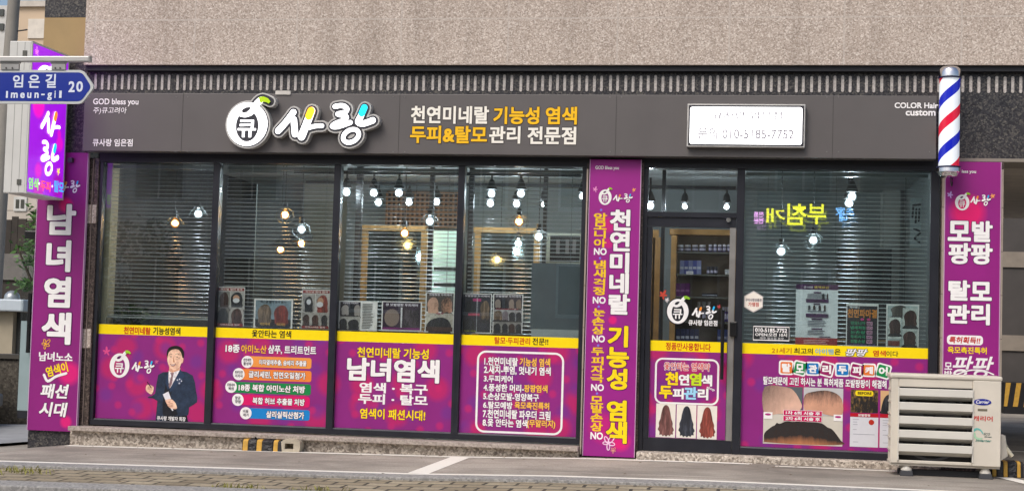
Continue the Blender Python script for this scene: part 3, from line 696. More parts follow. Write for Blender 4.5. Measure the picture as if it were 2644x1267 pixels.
emblem(pv, (284, 903, 337.5, 974), (340, 929.5, 399.6, 963), t, .003, outline=None)
butterfly(pv, (276, 908), 26, ink('#e05090'), t, .003, 60); butterfly(pv, (404, 934), 13, ink('#d06090'), t, .003)
def printmat(h):
    n = 'photo_print_' + h.lstrip('#')
    if n in _M: return _M[n]
    q = NT(n); p = q.geo(); a = lin(h); n1, n2 = q.noise(p, 16, 3, .6), q.noise(p, 55, 3, .6); f = q.math('ADD', q.math('MULTIPLY', n1, .65), q.math('MULTIPLY', n2, .35))
    q.col(q.ramp(f, [(.36, tuple(x * .62 for x in a)), (.5, a), (.64, tuple(min(1, x * 1.35 + .006) for x in a))])); q.set(Roughness=.42); _M[n] = q.m; return q.m
g = lambda x, y: pv.uv(230 + x / 4.745, 860 + y / 4.745)
def shape(name, pts, m, o, sub=4, sm=True):
    q = [g(*p) for p in pts]; return fin(name, MB().poly(pv, smooth(q, sub, True) if sm else q, o), printmat(m) if name in ('portrait_jacket', 'portrait_face', 'portrait_hand', 'portrait_neck', 'portrait_tie', 'portrait_shirt', 'portrait_vest', 'portrait_hair') else ink(m), t, rec=False)
SK = '#f0c2a6'
shape('portrait_trousers', [(830, 900), (1180, 900), (1215, 1088), (815, 1080)], '#16161c', .0030, sm=False)
shape('portrait_jacket', [(850, 505), (975, 470), (1110, 455), (1270, 515), (1310, 700), (1325, 840), (1225, 905), (1215, 1000), (1050, 1010), (950, 1000), (940, 1078), (818, 1078), (838, 825), (725, 790), (735, 770), (810, 735)], '#223248', .0033, 2)
shape('portrait_vest', [(968, 560), (1060, 560), (1000, 780), (1090, 990), (905, 1000), (925, 700)], '#121620', .0036, 2)
shape('portrait_shirt', [(978, 455), (1120, 425), (1075, 560), (990, 672), (970, 640)], '#ece8ea', .0040, sm=False)
shape('portrait_lapel', [(1120, 440), (1180, 520), (1000, 720), (985, 690)], '#2e405a', .0042, sm=False)
shape('portrait_lapel', [(965, 480), (940, 600), (965, 690), (985, 670), (975, 560)], '#2e405a', .0042, sm=False)
shape('portrait_tie', [(995, 480), (1045, 480), (1030, 520), (1018, 620), (988, 672), (975, 640), (1010, 520)], '#94787a', .0044, sm=False)
shape('portrait_neck', [(985, 400), (1118, 380), (1112, 450), (1020, 480), (985, 465)], '#dca688', .0046, sm=False)
shape('portrait_hair', [(955, 290), (960, 210), (1000, 165), (1075, 152), (1140, 180), (1165, 240), (1155, 310), (1120, 330), (990, 300)], '#15120f', .0048)
shape('portrait_ear', [(1135, 300), (1158, 305), (1150, 355), (1128, 360)], SK, .0049)
shape('portrait_face', [(962, 300), (985, 225), (1040, 195), (1105, 205), (1140, 270), (1138, 340), (1110, 415), (1050, 447), (1000, 425), (970, 370)], SK, .0050)
for a, b in (((985, 262), (1020, 256)), ((1062, 256), (1105, 262))): fin('portrait_brow', MB().stroke(pv, [g(*a), g((a[0] + b[0]) / 2, a[1] - 9), g(*b)], .0035, .0053), ink('#2a1c16'), t, rec=False)
for a in ((1005, 285), (1082, 288)): fin('portrait_eye', MB().ellipse(pv, g(*a), .010, .0035, .0053, n=10), ink('#231510'), t, rec=False)
shape('portrait_nose', [(1038, 285), (1050, 340), (1060, 350), (1030, 352), (1032, 330)], '#c88c6c', .0053)
shape('portrait_mouth', [(995, 372), (1030, 380), (1065, 366), (1050, 398), (1015, 398)], '#8c3c38', .0053); shape('portrait_teeth', [(1005, 378), (1030, 384), (1056, 375), (1045, 388), (1015, 389)], '#f0e8e4', .0055)
for pts in ([(705, 640), (735, 628), (790, 650), (790, 700), (765, 745), (720, 720), (698, 690)], [(940, 815), (1010, 805), (1060, 850), (1080, 915), (1040, 925), (985, 905), (955, 860)]): shape('portrait_hand', pts, SK, .0058)
for y in (660, 685, 708): fin('portrait_finger', MB().stroke(pv, [g(735, y), g(768, y + 8)], .004, .0060), ink('#c08468'), t, rec=False)
for y in (845, 865, 885): fin('portrait_finger', MB().stroke(pv, [g(965, y), g(1025, y + 12)], .004, .0060), ink('#c08468'), t, rec=False)
shape('portrait_card', [(905, 745), (975, 710), (1008, 800), (940, 822)], '#e6e4ea', .0056, sm=False); shape('portrait_card', [(1000, 918), (1022, 915), (1036, 940), (1025, 948)], '#e6e4ea', .0056, sm=False)
fin('portrait_pen', MB().stroke(pv, [g(715, 595), g(765, 665)], .008, .0062), ink('#1a1418'), t, rec=False)
shape('portrait_corsage', [(1070, 560), (1100, 548), (1145, 555), (1140, 590), (1110, 635), (1085, 600)], '#46526a', .0062)
for a in ((1085, 570), (1112, 560), (1135, 582), (1108, 610)): fin('portrait_corsage_bead', MB().ellipse(pv, g(*a), .007, .007, .0064, n=8), ink('#c8ccd6'), t, rec=False)
TT('큐사랑 개발자 회장', (406, 1074, 479.7, 1085), W1, .03, .0066)

t = decal('purple film on the second window pane with five coloured pill-shaped bars', -5.169, -4.038, .224, zb)
TT('옻안타는 염색', (650.5, 852, 752, 871), BLACK, .025)
TT('18종', (583, 889, 619, 909), W1, .04, under=U); TT('아미노산', (623.5, 890, 688.6, 911), ink('#f8b838'), .04, under=U); TT('샴푸, 트리트먼트', (692.7, 892, 816.6, 914.4), W1, .04, under=U)
for b, c, m, s, tb, s2 in (((638, 921, 804.5, 949), (639, 933.4), '#f09a48', '야자열매추출, 슘베리 추출물', (669.6, 929, 791.7, 943.5), ('천연계면', '활성제')),
        ((617.6, 954, 804.5, 982.5), (617, 965), '#f0883c', '글리세린, 천연오일첨가', (643, 959, 789, 977), ('피부안전', '저자극')),
        ((597, 988, 802.8, 1016), (597, 997.4), '#188a48', '18종 복합 아미노산 처방', (617, 993, 788, 1011), ('모발내부', '복원')),
        ((614, 1020.6, 800, 1047.6), (614.5, 1031), '#dc1468', '복합 허브 추출물 처방', (653, 1027, 787, 1044), ('항균', '항염')),
        ((635, 1055, 800, 1082), (635, 1065.6), '#1884cc', '살리실릭산첨가', (688, 1061.5, 785.5, 1079), ('비듬', '제거'))):
    fin('pill_bar', MB().rrect(pv, pv.box(b), .022, .003), ink(m), t, rec=False)
    fin('pill_disc', MB().ellipse(pv, pv.uv(*c), .058, .058, .0045), W1, t, rec=False)
    TT(s, tb, W1, .045, .005, under=(ink('#4a2a30'), .05))
    for i, q3 in enumerate(s2): TT(q3, (c[0] - (10 if len(q3) > 2 else 7), c[1] - 9 + i * 9.5, c[0] + (10 if len(q3) > 2 else 7), c[1] - 1 + i * 9.5), ink('#55505a'), .02, .0065)

t = decal('purple film on the third window pane with four very large white letters', -3.964, -2.833, .224, zb)
TT('천연미네랄 기능성', (923, 898, 1107, 923.7), YELLOW, .035, under=U); TT('남녀염색', (898, 926.5, 1133, 983.6), W1, .05, under=U)
TT('염색 · 복구', (929, 989, 1104, 1014.7), W1, .045); TT('두피 · 탈모', (925.6, 1018, 1104, 1043.5), W1, .045); TT('염색이 패션시대!', (929.8, 1056, 1098, 1082), YELLOW, .035, under=U)

t = decal('purple film on the fourth window pane with a numbered list in a white rounded outline', -2.761, -1.659, .224, zb)
TT('탈모·두피관리', (1277, 870.4, 1368.7, 888.4), RED, .02); TT('전문!!', (1375, 872, 1415.7, 890), BLACK, .025)
def rr_line(b, r, w, m, o=.003):
    u0, v0, u1, v1 = pv.box(b); q = []
    for cx, cy, a in ((u1 - r, v1 - r, 0), (u0 + r, v1 - r, 90), (u0 + r, v0 + r, 180), (u1 - r, v0 + r, 270)):
        q += [(cx + r * math.cos(math.radians(a + 90 * i / 7)), cy + r * math.sin(math.radians(a + 90 * i / 7))) for i in range(8)]
    fin('rounded_outline', MB().ring(pv, q, w, o), m, t, rec=False)
rr_line((1232, 909.5, 1452, 1116.5), .075, .019, W1)
OR = ink('#f8c050')
for s, b, m in (('1.천연미네랄', (1251, 922, 1337, 943), W1), ('기능성 염색', (1342, 924, 1420.6, 945), OR), ('2.새치-뿌염, 멋내기 염색', (1250, 945, 1422, 967), W1), ('3.두피케어', (1249.6, 968, 1323.7, 986), W1), ('4.풍성한 머리-', (1249, 991, 1353, 1010), W1), ('팡팡염색', (1353.5, 993, 1413.7, 1012), OR), ('5.손상모발-영양복구', (1248, 1014, 1391.5, 1033), W1), ('6.탈모예방', (1248, 1036, 1323, 1054), W1), ('육모촉진특허', (1329, 1037, 1418, 1056), OR), ('7.천연미네랄 파우더 크림', (1247, 1058, 1421, 1080.5), W1), ('8.옻 안타는 염색', (1246.5, 1081, 1361.8, 1101), W1), ('(무알러지)', (1361.8, 1083, 1433.7, 1105), OR)): TT(s, b, m, .045, under=U)

t = decal('purple film on the lower half of the glass door with three long-hair photos', -.993, -.297, .25, zb)
TT('정품만사용합니다', (1719, 885, 1835, 904), RED, .025)
rr_line((1693, 927, 1854, 1041), .06, .017, W1)
TT('옻안타는 염색약', (1715, 936, 1833, 956), ink('#d83020'), .012, under=(W1, .06))
for s, b, m in (('천', (1719, 960.5, 1750, 992), YELLOW), ('연', (1753, 966, 1779, 992.8), W1), ('염', (1781, 963, 1810, 993.6), ink('#c8e028')), ('색', (1811, 968, 1838, 995.5), W1), ('두', (1703, 996, 1735, 1026.7), YELLOW), ('피', (1738, 1002, 1764.5, 1028.6), W1), ('관', (1767, 999, 1800, 1029.4), ink('#a0d8f4')), ('리', (1802.5, 1003, 1828, 1031), W1)): TT(s, b, m, .055, under=U)
text(pv, 'shop', (1824, 999, 1846, 1007), W1, t, .003, .03, rot=-.35)
def hairmat(n, c):
    if n in _M: return _M[n]
    q = NT(n); p = q.geo(); mp = q.n('Mapping'); wv = q.n('VectorMath', operation='ADD'); sv = q.n('VectorMath', operation='SCALE'); sv.inputs['Scale'].default_value = .05; q.l(q.noise(p, 9, 2, .5, 1), sv.inputs[0]); q.l(p, wv.inputs[0]); q.l(sv.outputs[0], wv.inputs[1]); mp.inputs['Scale'].default_value = (42, 1, 5); q.l(wv.outputs[0], mp.inputs[0])
    nz = q.noise(mp.outputs[0], 1.0, 3, .6); a = lin(c); q.col(q.ramp(nz, [(.32, tuple(x * .45 for x in a)), (.52, a), (.70, tuple(min(1, x * 2.2 + .02) for x in a))])); q.set(Roughness=.5); _M[n] = q.m; return q.m
def longhair(b, c, n):
    fin('photo', MB().plate(pv, pv.box(b), .003), ink('#ece6da'), t, rec=False)
    x0, y0, x1, y1 = b; w_ = x1 - x0; h_ = y1 - y0
    q = [(x0 + w_ * a, y0 + h_ * d) for a, d in ((.38, .1), (.52, .04), (.66, .1), (.74, .28), (.79, .45), (.86, .58), (.85, .68), (.92, .78), (.86, .84), (.87, .91), (.77, .91), (.70, .96), (.62, .93), (.52, .97), (.44, .93), (.34, .96), (.28, .91), (.18, .92), (.18, .83), (.10, .76), (.16, .66), (.15, .56), (.23, .44), (.29, .26))]
    fin('printed_hair', MB().poly(pv, smooth([pv.uv(*p) for p in q], 4, True), .0045), hairmat(n, c), t, rec=False)
longhair((1693.7, 1041, 1744, 1128), '#6c4440', 'brown_long_hair_print'); longhair((1746.6, 1044, 1797.6, 1130), '#2a2e38', 'black_long_hair_print'); longhair((1800, 1046.5, 1851, 1133), '#863c30', 'red_long_hair_print')

t = decal('purple film on the wide right window with scalp photos and coloured letter tiles', -.161, 1.476, .203, zb)
for s, b, m, bo in (('21세기', (1993, 897, 2043.7, 911.5), ink('#c87818'), .02), ('최고의', (2050, 898, 2098.8, 913), BLACK, .02), ('아이템', (2104.7, 899.6, 2152, 914), ink('#78b4d0'), .03), ('은', (2155, 900, 2170, 914.5), BLACK, .02), ('염색', (2254, 904, 2287, 919), RED, .025), ('이다', (2288.4, 905.5, 2319.4, 920), BLACK, .015)): TT(s, b, m, bo)
TT('팡팡', (2184, 900, 2240, 918.5), W1, .03, .0045, under=(BLACK, .05), shear=.3)
gx = lambda a, b, c, d: (1880 + a / 3.739, 860 + b / 3.739, 1880 + c / 3.739, 860 + d / 3.739)
for s, b, m, r in (('탈', (505, 275, 618, 385), '#e87c38', 0), ('모', (640, 280, 745, 392), '#148a48', -12), ('관', (762, 288, 873, 393), '#1478c0', 0), ('리', (895, 290, 1008, 402), '#981860', -14), ('두', (1047, 298, 1160, 402), '#1478c0', 0), ('피', (1187, 302, 1297, 412), '#981860', -12), ('케', (1308, 305, 1412, 405), '#e87c38', 0), ('어', (1440, 308, 1555, 420), '#148a48', -14)):
    u = pv.box(gx(*b)); e = .014
    fin('tile_border', MB().rrect(pv, (u[0] - e, u[1] - e, u[2] + e, u[3] + e), .022, .003, rot=math.radians(r)), W1, t, rec=False)
    fin('letter_tile', MB().rrect(pv, u, .014, .0042, rot=math.radians(r)), ink(m), t, rec=False)
    TT(s, gx(b[0] + 17, b[1] + 17, b[2] - 17, b[3] - 15), W1, .06, .0055)
TT('탈모때문에 고민 하시는 분 특허제품 모발팡팡이 해결해', (1971, 976, 2289, 997), W1, .04, under=U)
def scalp(n, skin, hair, sc, thr):
    if n in _M: return _M[n]
    q = NT(n); p = q.geo(); mp = q.n('Mapping'); mp.inputs['Scale'].default_value = (1, 1, .35); mp.inputs['Rotation'].default_value = (0, .6, 0); q.l(p, mp.inputs[0])
    nz = q.noise(mp.outputs[0], sc, 4, .75); big = q.noise(p, 6, 2)
    q.col(q.mix(q.ramp(q.math('ADD', q.math('MULTIPLY', nz, .6), q.math('MULTIPLY', big, .4)), [(thr - .06, 0.0), (thr + .08, 1.0)]), lin(skin), lin(hair))); q.set(Roughness=.5); _M[n] = q.m; return q.m
def head(n, skin, hair, z0, z1, amp, hx=0.0, x0=0.0, sc=26, ab=0.0):
    if n in _M: return _M[n]
    q = NT(n); p = q.geo(); sx = q.n('SeparateXYZ'); q.l(p, sx.inputs[0]); mp = q.n('Mapping'); mp.inputs['Scale'].default_value = (1, 1, .3); q.l(p, mp.inputs[0])
    nz = q.math('SUBTRACT', q.noise(mp.outputs[0], sc, 5, .7), .5); st = q.noise(mp.outputs[0], 170, 3, .8); big = q.noise(p, 9, 3)
    h_ = q.math('ADD', sx.outputs[2], q.math('MULTIPLY', q.math('SUBTRACT', sx.outputs[0], x0), hx))
    if ab: h_ = q.math('ADD', sx.outputs[2], q.math('MULTIPLY', q.math('ABSOLUTE', q.math('SUBTRACT', sx.outputs[0], x0)), ab))
    f = q.math('DIVIDE', q.math('SUBTRACT', q.math('ADD', h_, q.math('MULTIPLY', nz, amp)), z0), z1 - z0, True)
    a, b_ = lin(skin), lin(hair); sk = q.mix(big, tuple(x * .72 for x in a), tuple(min(1, x * 1.3) for x in a)); hr = q.mix(q.ramp(st, [(.35, 0.0), (.75, 1.0)]), tuple(x * .5 for x in b_), tuple(min(1, x * 2.2 + .01) for x in b_))
    q.col(q.mix(q.math('ADD', q.math('MULTIPLY', f, .8), q.math('MULTIPLY', q.math('MULTIPLY', f, st), .4), True), sk, hr)); q.set(Roughness=.5); _M[n] = q.m; return q.m
def photo(b, bgc): return fin('photo', MB().plate(pv, pv.box(gx(*b)), .003), ink(bgc), t, rec=False)
def patch(name, pts, m, o): return fin(name, MB().poly(pv, smooth([pv.uv(1880 + x / 3.739, 860 + y / 3.739) for x, y in pts], 4, True), o), m, t, rec=False)
photo((345, 512, 717, 780), '#5c6468'); patch('printed_scalp', [(350, 520), (560, 518), (640, 560), (700, 660), (708, 720), (640, 770), (480, 776), (350, 774)], head('bald_head_print', '#deb49e', '#6e5a50', at(2000, 1060).z - .0, at(2000, 1060).z + .42, .25, -1.0, at(2030, 1030).x), .0045)
photo((728, 525, 1110, 795), '#c4c4c4'); patch('printed_scalp', [(738, 600), (830, 560), (960, 552), (1060, 590), (1104, 660), (1100, 780), (980, 790), (800, 740), (736, 735)], head('sparse_head_print', '#d09c80', '#3c2e2a', at(2120, 1046).z, at(2120, 1006).z, .22, 0, 0, 40), .0045)
photo((338, 785, 1105, 1075), '#cfcabd')
patch('printed_head', [(345, 1040), (352, 960), (420, 900), (450, 885), (470, 862), (500, 870), (560, 848), (640, 852), (720, 840), (800, 856), (900, 866), (960, 905), (1010, 930), (1085, 1030), (1098, 1072), (700, 1070), (345, 1045)], head('front_hairline_print', '#b87850', '#1c1818', at(2066, 1143).z, at(2066, 1122).z, .07, 0, at(2066, 1130).x, 26, .13), .0045)
for b, s in (((533, 742, 908, 795), '1차 6회 시술 후'), ((530, 797, 905, 850), '2차 6회 시술 후')):
    u = pv.box(gx(*b)); fin('caption_border', MB().plate(pv, u, .0065), W1, t, rec=False); e = .003
    fin('caption_plate', MB().plate(pv, (u[0] + e, u[1] + e, u[2] - e, u[3] - e), .0075), ink('#c8105c'), t, rec=False)
    TT(s, gx(b[0] + 25, b[1] + 10, b[2] - 20, b[3] - 10), W1, .04, .009)
for b in ((342, 758, 428, 822), (1018, 783, 1104, 845)):
    fin('caption_plate', MB().plate(pv, pv.box(gx(*b)), .0065), W1, t, rec=False)
    fin('caption_mark', MB().ellipse(pv, pv.uv(1880 + (b[0] + 43) / 3.739, 860 + (b[1] + 22) / 3.739), .027, .010, .0075), ink('#b03880'), t, rec=False)
for b, hb in (((1183, 545, 1447, 765), 1), ((1470, 555, 1735, 775), 0)):
    fin('photo', MB().plate(pv, pv.box(gx(*b)), .003), scalp('parting_print', '#b08848', '#1c1a18', 35, .42) if hb else ink('#d8b080'), t, rec=False)
    if not hb: patch('printed_hair', [(1475, 740), (1500, 640), (1545, 590), (1640, 580), (1735, 640), (1735, 772), (1480, 772)], hairmat('black_hair_print', '#1e2026'), .0045)
    fin('caption_band', MB().plate(pv, pv.box(gx(b[0] - 5, b[3] + 6, b[2] + 3, b[3] + 41)), .003), ink('#b81428'), t, rec=False)
    TT('모발팡팡', gx(b[0] + 72, b[3] + 12, b[0] + 190, b[3] + 36), W1, .03, .0045)
    fin('certificate', MB().plate(pv, pv.box(gx(b[0] - 7, b[3] + 43, b[2] + 1, b[3] + 330)), .003), ink('#d6d8de'), t, rec=False)
    mb = MB()
    for i, wd in enumerate((60, 40, 45, 0, 35, 0, 210, 0, 0, 50)):
        if wd: mb.plate(pv, pv.box(gx(b[0] + 22, b[3] + 62 + i * 24, b[0] + 22 + wd, b[3] + 66 + i * 24)), .0045)
    fin('certificate_text', mb, ink('#9a9ca8'), t, rec=False)
    fin('certificate_seal', MB().ellipse(pv, pv.uv(1880 + (b[0] + 200) / 3.739, 860 + (b[3] + 92) / 3.739), .024, .024, .0045), ink('#b83020'), t, rec=False)
    if hb: fin('caption_pill', MB().rrect(pv, pv.box(gx(1228, 552, 1402, 604)), .02, .0045), ink('#f8dc20'), t, rec=False); TT('BEFORE', gx(1252, 564, 1384, 590), ink('#4a4010'), .04, .006)

# emblem film on the door glass, hexagon badge and opening-hours sticker
t = thing('door_emblem', 'white ring emblem with lettering stuck on the middle of the door glass', 'window sticker', (at(1723, 835).x, .043, at(1723, 840).z))
emblem(pv, (1722.6, 763, 1781, 835), (1786, 789, 1851, 824), t, .003, leaf='#8cc030', outline=ink('#20202a'))
TT('큐사랑 임은점', (1778, 826, 1852, 840), W1, .04, under=(ink('#20202a'), .04)); butterfly(pv, (1712, 762), 26, ink('#c04838'), t, .003, 30); butterfly(pv, (1722, 775), 14, ink('#d8d0d0'), t, .0045, 30); butterfly(pv, (1856, 792), 12, ink('#b84848'), t, .003, 30)
t = thing('hexagon_badge', 'small cream hexagonal badge stuck on the right window next to the door', 'window sticker', (at(1945, 780).x, .043, at(1945, 800).z))
u = pv.uv(1945.5, 778.5)
hexp = lambda r: [(u[0] + r * math.cos(math.radians(30 + 60 * i)), u[1] + r * math.sin(math.radians(30 + 60 * i))) for i in range(6)]
fin('badge_border', MB().poly(pv, hexp(.098), .002), ink('#d8d0cc'), t, rec=False); fin('badge_face', MB().poly(pv, hexp(.088), .0035), ink('#f4ece0'), t, rec=False)
TT('구미사랑상품권', (1925, 770, 1966, 778), ink('#50405a'), .02, .005); TT('가맹점', (1932, 780, 1959, 791), ink('#c05040'), .03, .005)
t = thing('opening_sticker', 'white-framed sticker with phone number and opening hours low on the right window', 'window sticker', (at(1943, 880).x, .043, at(1943, 880).z))
fin('sticker_backing', MB().plate(pv, pv.box((1943.6, 841, 2038.9, 880)), .002), ink('#2c2e30'), t, rec=False)
u = pv.box((1945, 843, 2037.5, 878)); fin('sticker_outline', MB().ring(pv, [(u[0], u[1]), (u[0] + .001, u[3]), (u[2], u[3]), (u[2], u[1] + .001)], .009, .0035), W1, t, rec=False)
TT('010-5185-7752', (1950, 847, 2032, 857.5), W1, .04, .0035); TT('OPEN:오전 10시', (1950, 859, 2032, 868), W1, .03, .0035); TT('매주 일요일 휴무', (1962, 870, 2024, 875.5), ink('#c8c8c8'), .02, .0035)

# ================================================================ posters standing inside the glass
PY = .092
pp = Plane((0, PY, 0))
def poster(label, b, items, board='#f0ecea'):
    u = pp.box(b)
    t = thing('poster', label, 'poster', (u[0], PY, u[1]), 'posters leaning inside the shop windows')
    fin('board', MB().box(u[0], u[2], PY, PY + .006, u[1], u[3]), ink(board), t)
    W_, H_ = u[2] - u[0], u[3] - u[1]
    U_ = lambda x, y: (u[0] + x * W_, u[3] - y * H_)
    o = .001
    for it in items:
        k = it[0]; o += .0004
        if k == 'r': a, c = U_(it[1], it[4]), U_(it[3], it[2]); fin(it[6] if len(it) > 6 else 'printed_panel', MB().plate(pp, (a[0], a[1], c[0], c[1]), o), it[5] if not isinstance(it[5], str) else printmat(it[5]), t, rec=False)
        if k == 'h':                                          # hair seen from behind: crown, shoulders
            x, y, rx, ry, m = it[1:6]; c = U_(x, y)
            q = [(c[0] + rx * W_ * a, c[1] - ry * H_ * d) for a, d in ((.08, -1), (.66, -.78), (.96, -.1), (.9, .42), (1.0, .9), (.5, 1.18), (.1, .98), (-.35, 1.14), (-.82, 1.0), (-.86, .5), (-1, -.15), (-.66, -.72))]
            fin('printed_shoulders', MB().poly(pp, smooth([(c[0] + a * rx * W_, max(u[1] + .004, c[1] - d * ry * H_)) for a, d in ((-.45, .6), (.45, .6), (.9, 1.1), (1.25, 1.5), (0, 1.55), (-1.25, 1.5), (-.9, 1.1))], 2, True), o - .0002), printmat('#2e2c30'), t, rec=False)
            fin('printed_hair', MB().poly(pp, smooth(q, 3, True), o), m if not isinstance(m, str) else ink(m), t, rec=False)
        if k == 'e': fin('printed_face', MB().ellipse(pp, U_(it[1], it[2]), it[3] * W_, it[4] * H_, o, n=14), ink(it[5]), t, rec=False)
        if k == 't': a, c = U_(it[2], it[5]), U_(it[4], it[3]); text(pp, it[1], None, ink(it[6]), t, o, it[7] if len(it) > 7 else .03, uv=(a[0], a[1], c[0], c[1]))
        if k == 'l':                                          # lines of small print
            x0, y0, x1, y1, n, c = it[1:7]; mb = MB(); rr = random.Random(n)
            for i in range(n):
                yy = y0 + (y1 - y0) * i / n; a, d = U_(x0, yy + (y1 - y0) / n * .45), U_(x1 - rr.random() * .35 * (x1 - x0), yy)
                mb.plate(pp, (a[0], a[1], d[0], d[1]), o)
            fin('small_print', mb, ink(c), t, rec=False)
    return t
HB, HD, HR, HG = hairmat('dark_brown_hair_print', '#40241e'), hairmat('black_hair_print', '#1e2026'), hairmat('auburn_hair_print', '#7c2c20'), hairmat('ash_hair_print', '#6e5a48')
MASK = '#dcdce0'; SKN = '#c89c80'
poster('photo poster with a red strip top and bottom, left end of the second window', (559.4, 740, 631, 842.8), [('r', .03, .03, .97, .10, '#8c1c20'), ('t', '퍼스널 컬러 염색', .12, .04, .9, .09, '#f0e0d8'), ('r', .03, .12, .47, .48, '#8c8a86'), ('h', .26, .34, .17, .2, HB), ('r', .5, .12, .97, .48, '#a8a4a0'), ('h', .72, .32, .22, .19, HD), ('e', .7, .28, .12, .08, SKN), ('e', .7, .34, .12, .06, MASK), ('r', .03, .51, .47, .9, '#7a7470'), ('h', .24, .74, .2, .2, HD), ('r', .5, .51, .97, .9, '#b0aaa6'), ('h', .74, .74, .2, .2, HB), ('r', .03, .92, .97, .985, '#8c1c20'), ('t', '자연스러운 컬러', .15, .93, .85, .975, '#f0e0d8')], '#c8c4c0')
poster('landscape poster of an ash bob and a red bob from behind, second window', (655.5, 772, 755.4, 846.5), [('r', .04, .04, .96, .94, '#7c8e98'), ('r', .04, .70, .96, .94, '#2a2224'), ('t', '퍼스널 컬러 염색 출시', .16, .05, .82, .14, '#202024'), ('h', .28, .5, .18, .32, HG), ('h', .71, .52, .19, .32, HR), ('t', '자연미색', .16, .82, .42, .91, '#e0b060'), ('t', '레드와인', .6, .82, .82, .91, '#e0b060')])
poster('photo poster with a dark red strip top and bottom, right end of the second window', (778.5, 746.6, 852, 849), [('r', .03, .03, .97, .10, '#8c1c20'), ('t', '퍼스널 컬러 염색', .12, .04, .9, .09, '#f0e0d8'), ('r', .03, .12, .46, .56, '#a09c98'), ('h', .25, .38, .15, .2, HD), ('e', .25, .32, .08, .07, MASK), ('r', .5, .12, .97, .56, '#b8b4b0'), ('h', .73, .36, .2, .22, HR), ('e', .66, .3, .11, .1, SKN), ('e', .64, .38, .12, .07, MASK), ('r', .03, .58, .97, .9, '#a8a49e'), ('h', .18, .76, .12, .12, HB), ('h', .5, .76, .12, .12, HB), ('h', .82, .76, .11, .12, HD), ('r', .03, .92, .97, .985, '#8c1c20'), ('t', '자연스러운 컬러', .15, .93, .85, .975, '#f0e0d8')], '#d0ccc8')
poster('landscape poster with hair photos beside a white page of small print, third window', (870.4, 777, 973.7, 852.8), [('r', .07, .03, .58, .5, '#2a2230'), ('h', .2, .3, .1, .16, '#b0a8a4'), ('h', .36, .3, .08, .2, HD), ('h', .5, .3, .08, .18, '#a09894'), ('r', .07, .53, .58, .95, '#b4b0aa'), ('h', .16, .76, .1, .16, HD), ('h', .42, .78, .14, .16, HD), ('l', .63, .08, .92, .95, 16, '#70706c'), ('t', '모발팡팡 두피케어', .14, .04, .52, .1, '#e8e0e8')])
poster('landscape purple-black poster with two scalp close-ups, third window', (985, 778, 1088.5, 854.6), [('r', .03, .03, .97, .95, '#2c1830'), ('t', '큐 모발팡팡 두피케어', .1, .07, .9, .16, '#efe8f0'), ('e', .26, .55, .19, .3, '#8c7a70'), ('r', .48, .2, .52, .88, '#e4e0e2'), ('r', .58, .28, .94, .86, scalp('scope_print', '#5c5058', '#1c1420', 60, .45)), ('r', .03, .88, .97, .95, '#7c1c70')])
poster('portrait poster of two bald crowns above one regrown hairline, third window', (1098.5, 754.8, 1172, 858), [('r', .03, .02, .97, .48, '#4a4440'), ('t', '모발팡팡 두피케어', .12, .03, .9, .08, '#e8e0e8'), ('h', .26, .32, .2, .2, scalp('bald_scalp_print', '#d6a890', '#8a6a58', 70, .62)), ('h', .74, .3, .2, .18, scalp('sparse_scalp_print', '#c89478', '#40302a', 150, .52)), ('r', .03, .52, .97, .97, '#c8c2b6'), ('h', .5, .86, .44, .24, HD), ('r', .03, .86, .97, .97, '#4a3028'), ('t', '시술 후', .36, .5, .64, .55, '#a02050')])
poster('dark portrait poster with four hair photos, left end of the fourth window', (1193, 757, 1268.8, 860), [('r', .03, .02, .97, .97, '#30303a'), ('t', '모발팡팡 두피케어', .08, .04, .92, .09, '#e8e0e8'), ('h', .25, .34, .18, .16, HD), ('r', .36, .13, .64, .2, '#b83c78'), ('h', .78, .4, .16, .22, HG), ('r', .22, .5, .6, .56, '#b83c58'), ('h', .24, .78, .2, .16, HD), ('r', .5, .12, .515, .96, '#c8c8cc'), ('t', '자연 모발', .08, .93, .5, .955, '#b0c040')])
poster('portrait poster with three rows of small hair photos, fourth window', (1272.5, 758.5, 1349.6, 861.7), [('r', .03, .02, .97, .36, '#38323c'), ('t', '모발팡팡 두피케어', .08, .035, .92, .085, '#e8e0e8'), ('h', .16, .24, .1, .1, '#968880'), ('h', .38, .24, .12, .1, HD), ('h', .62, .24, .09, .11, '#a08c80'), ('h', .86, .24, .09, .11, '#8c7668'), ('r', .03, .4, .97, .66, '#a8a4a4'), ('h', .18, .53, .15, .11, HG), ('h', .42, .53, .1, .11, '#7c7078'), ('h', .65, .55, .11, .1, HD), ('h', .87, .55, .1, .1, HD), ('r', .03, .7, .97, .96, '#8c8680'), ('h', .16, .84, .12, .1, HD), ('h', .42, .84, .1, .1, HD), ('h', .65, .84, .11, .1, HB), ('h', .87, .84, .1, .1, HD), ('l', .1, .37, .9, .4, 1, '#a83848')])
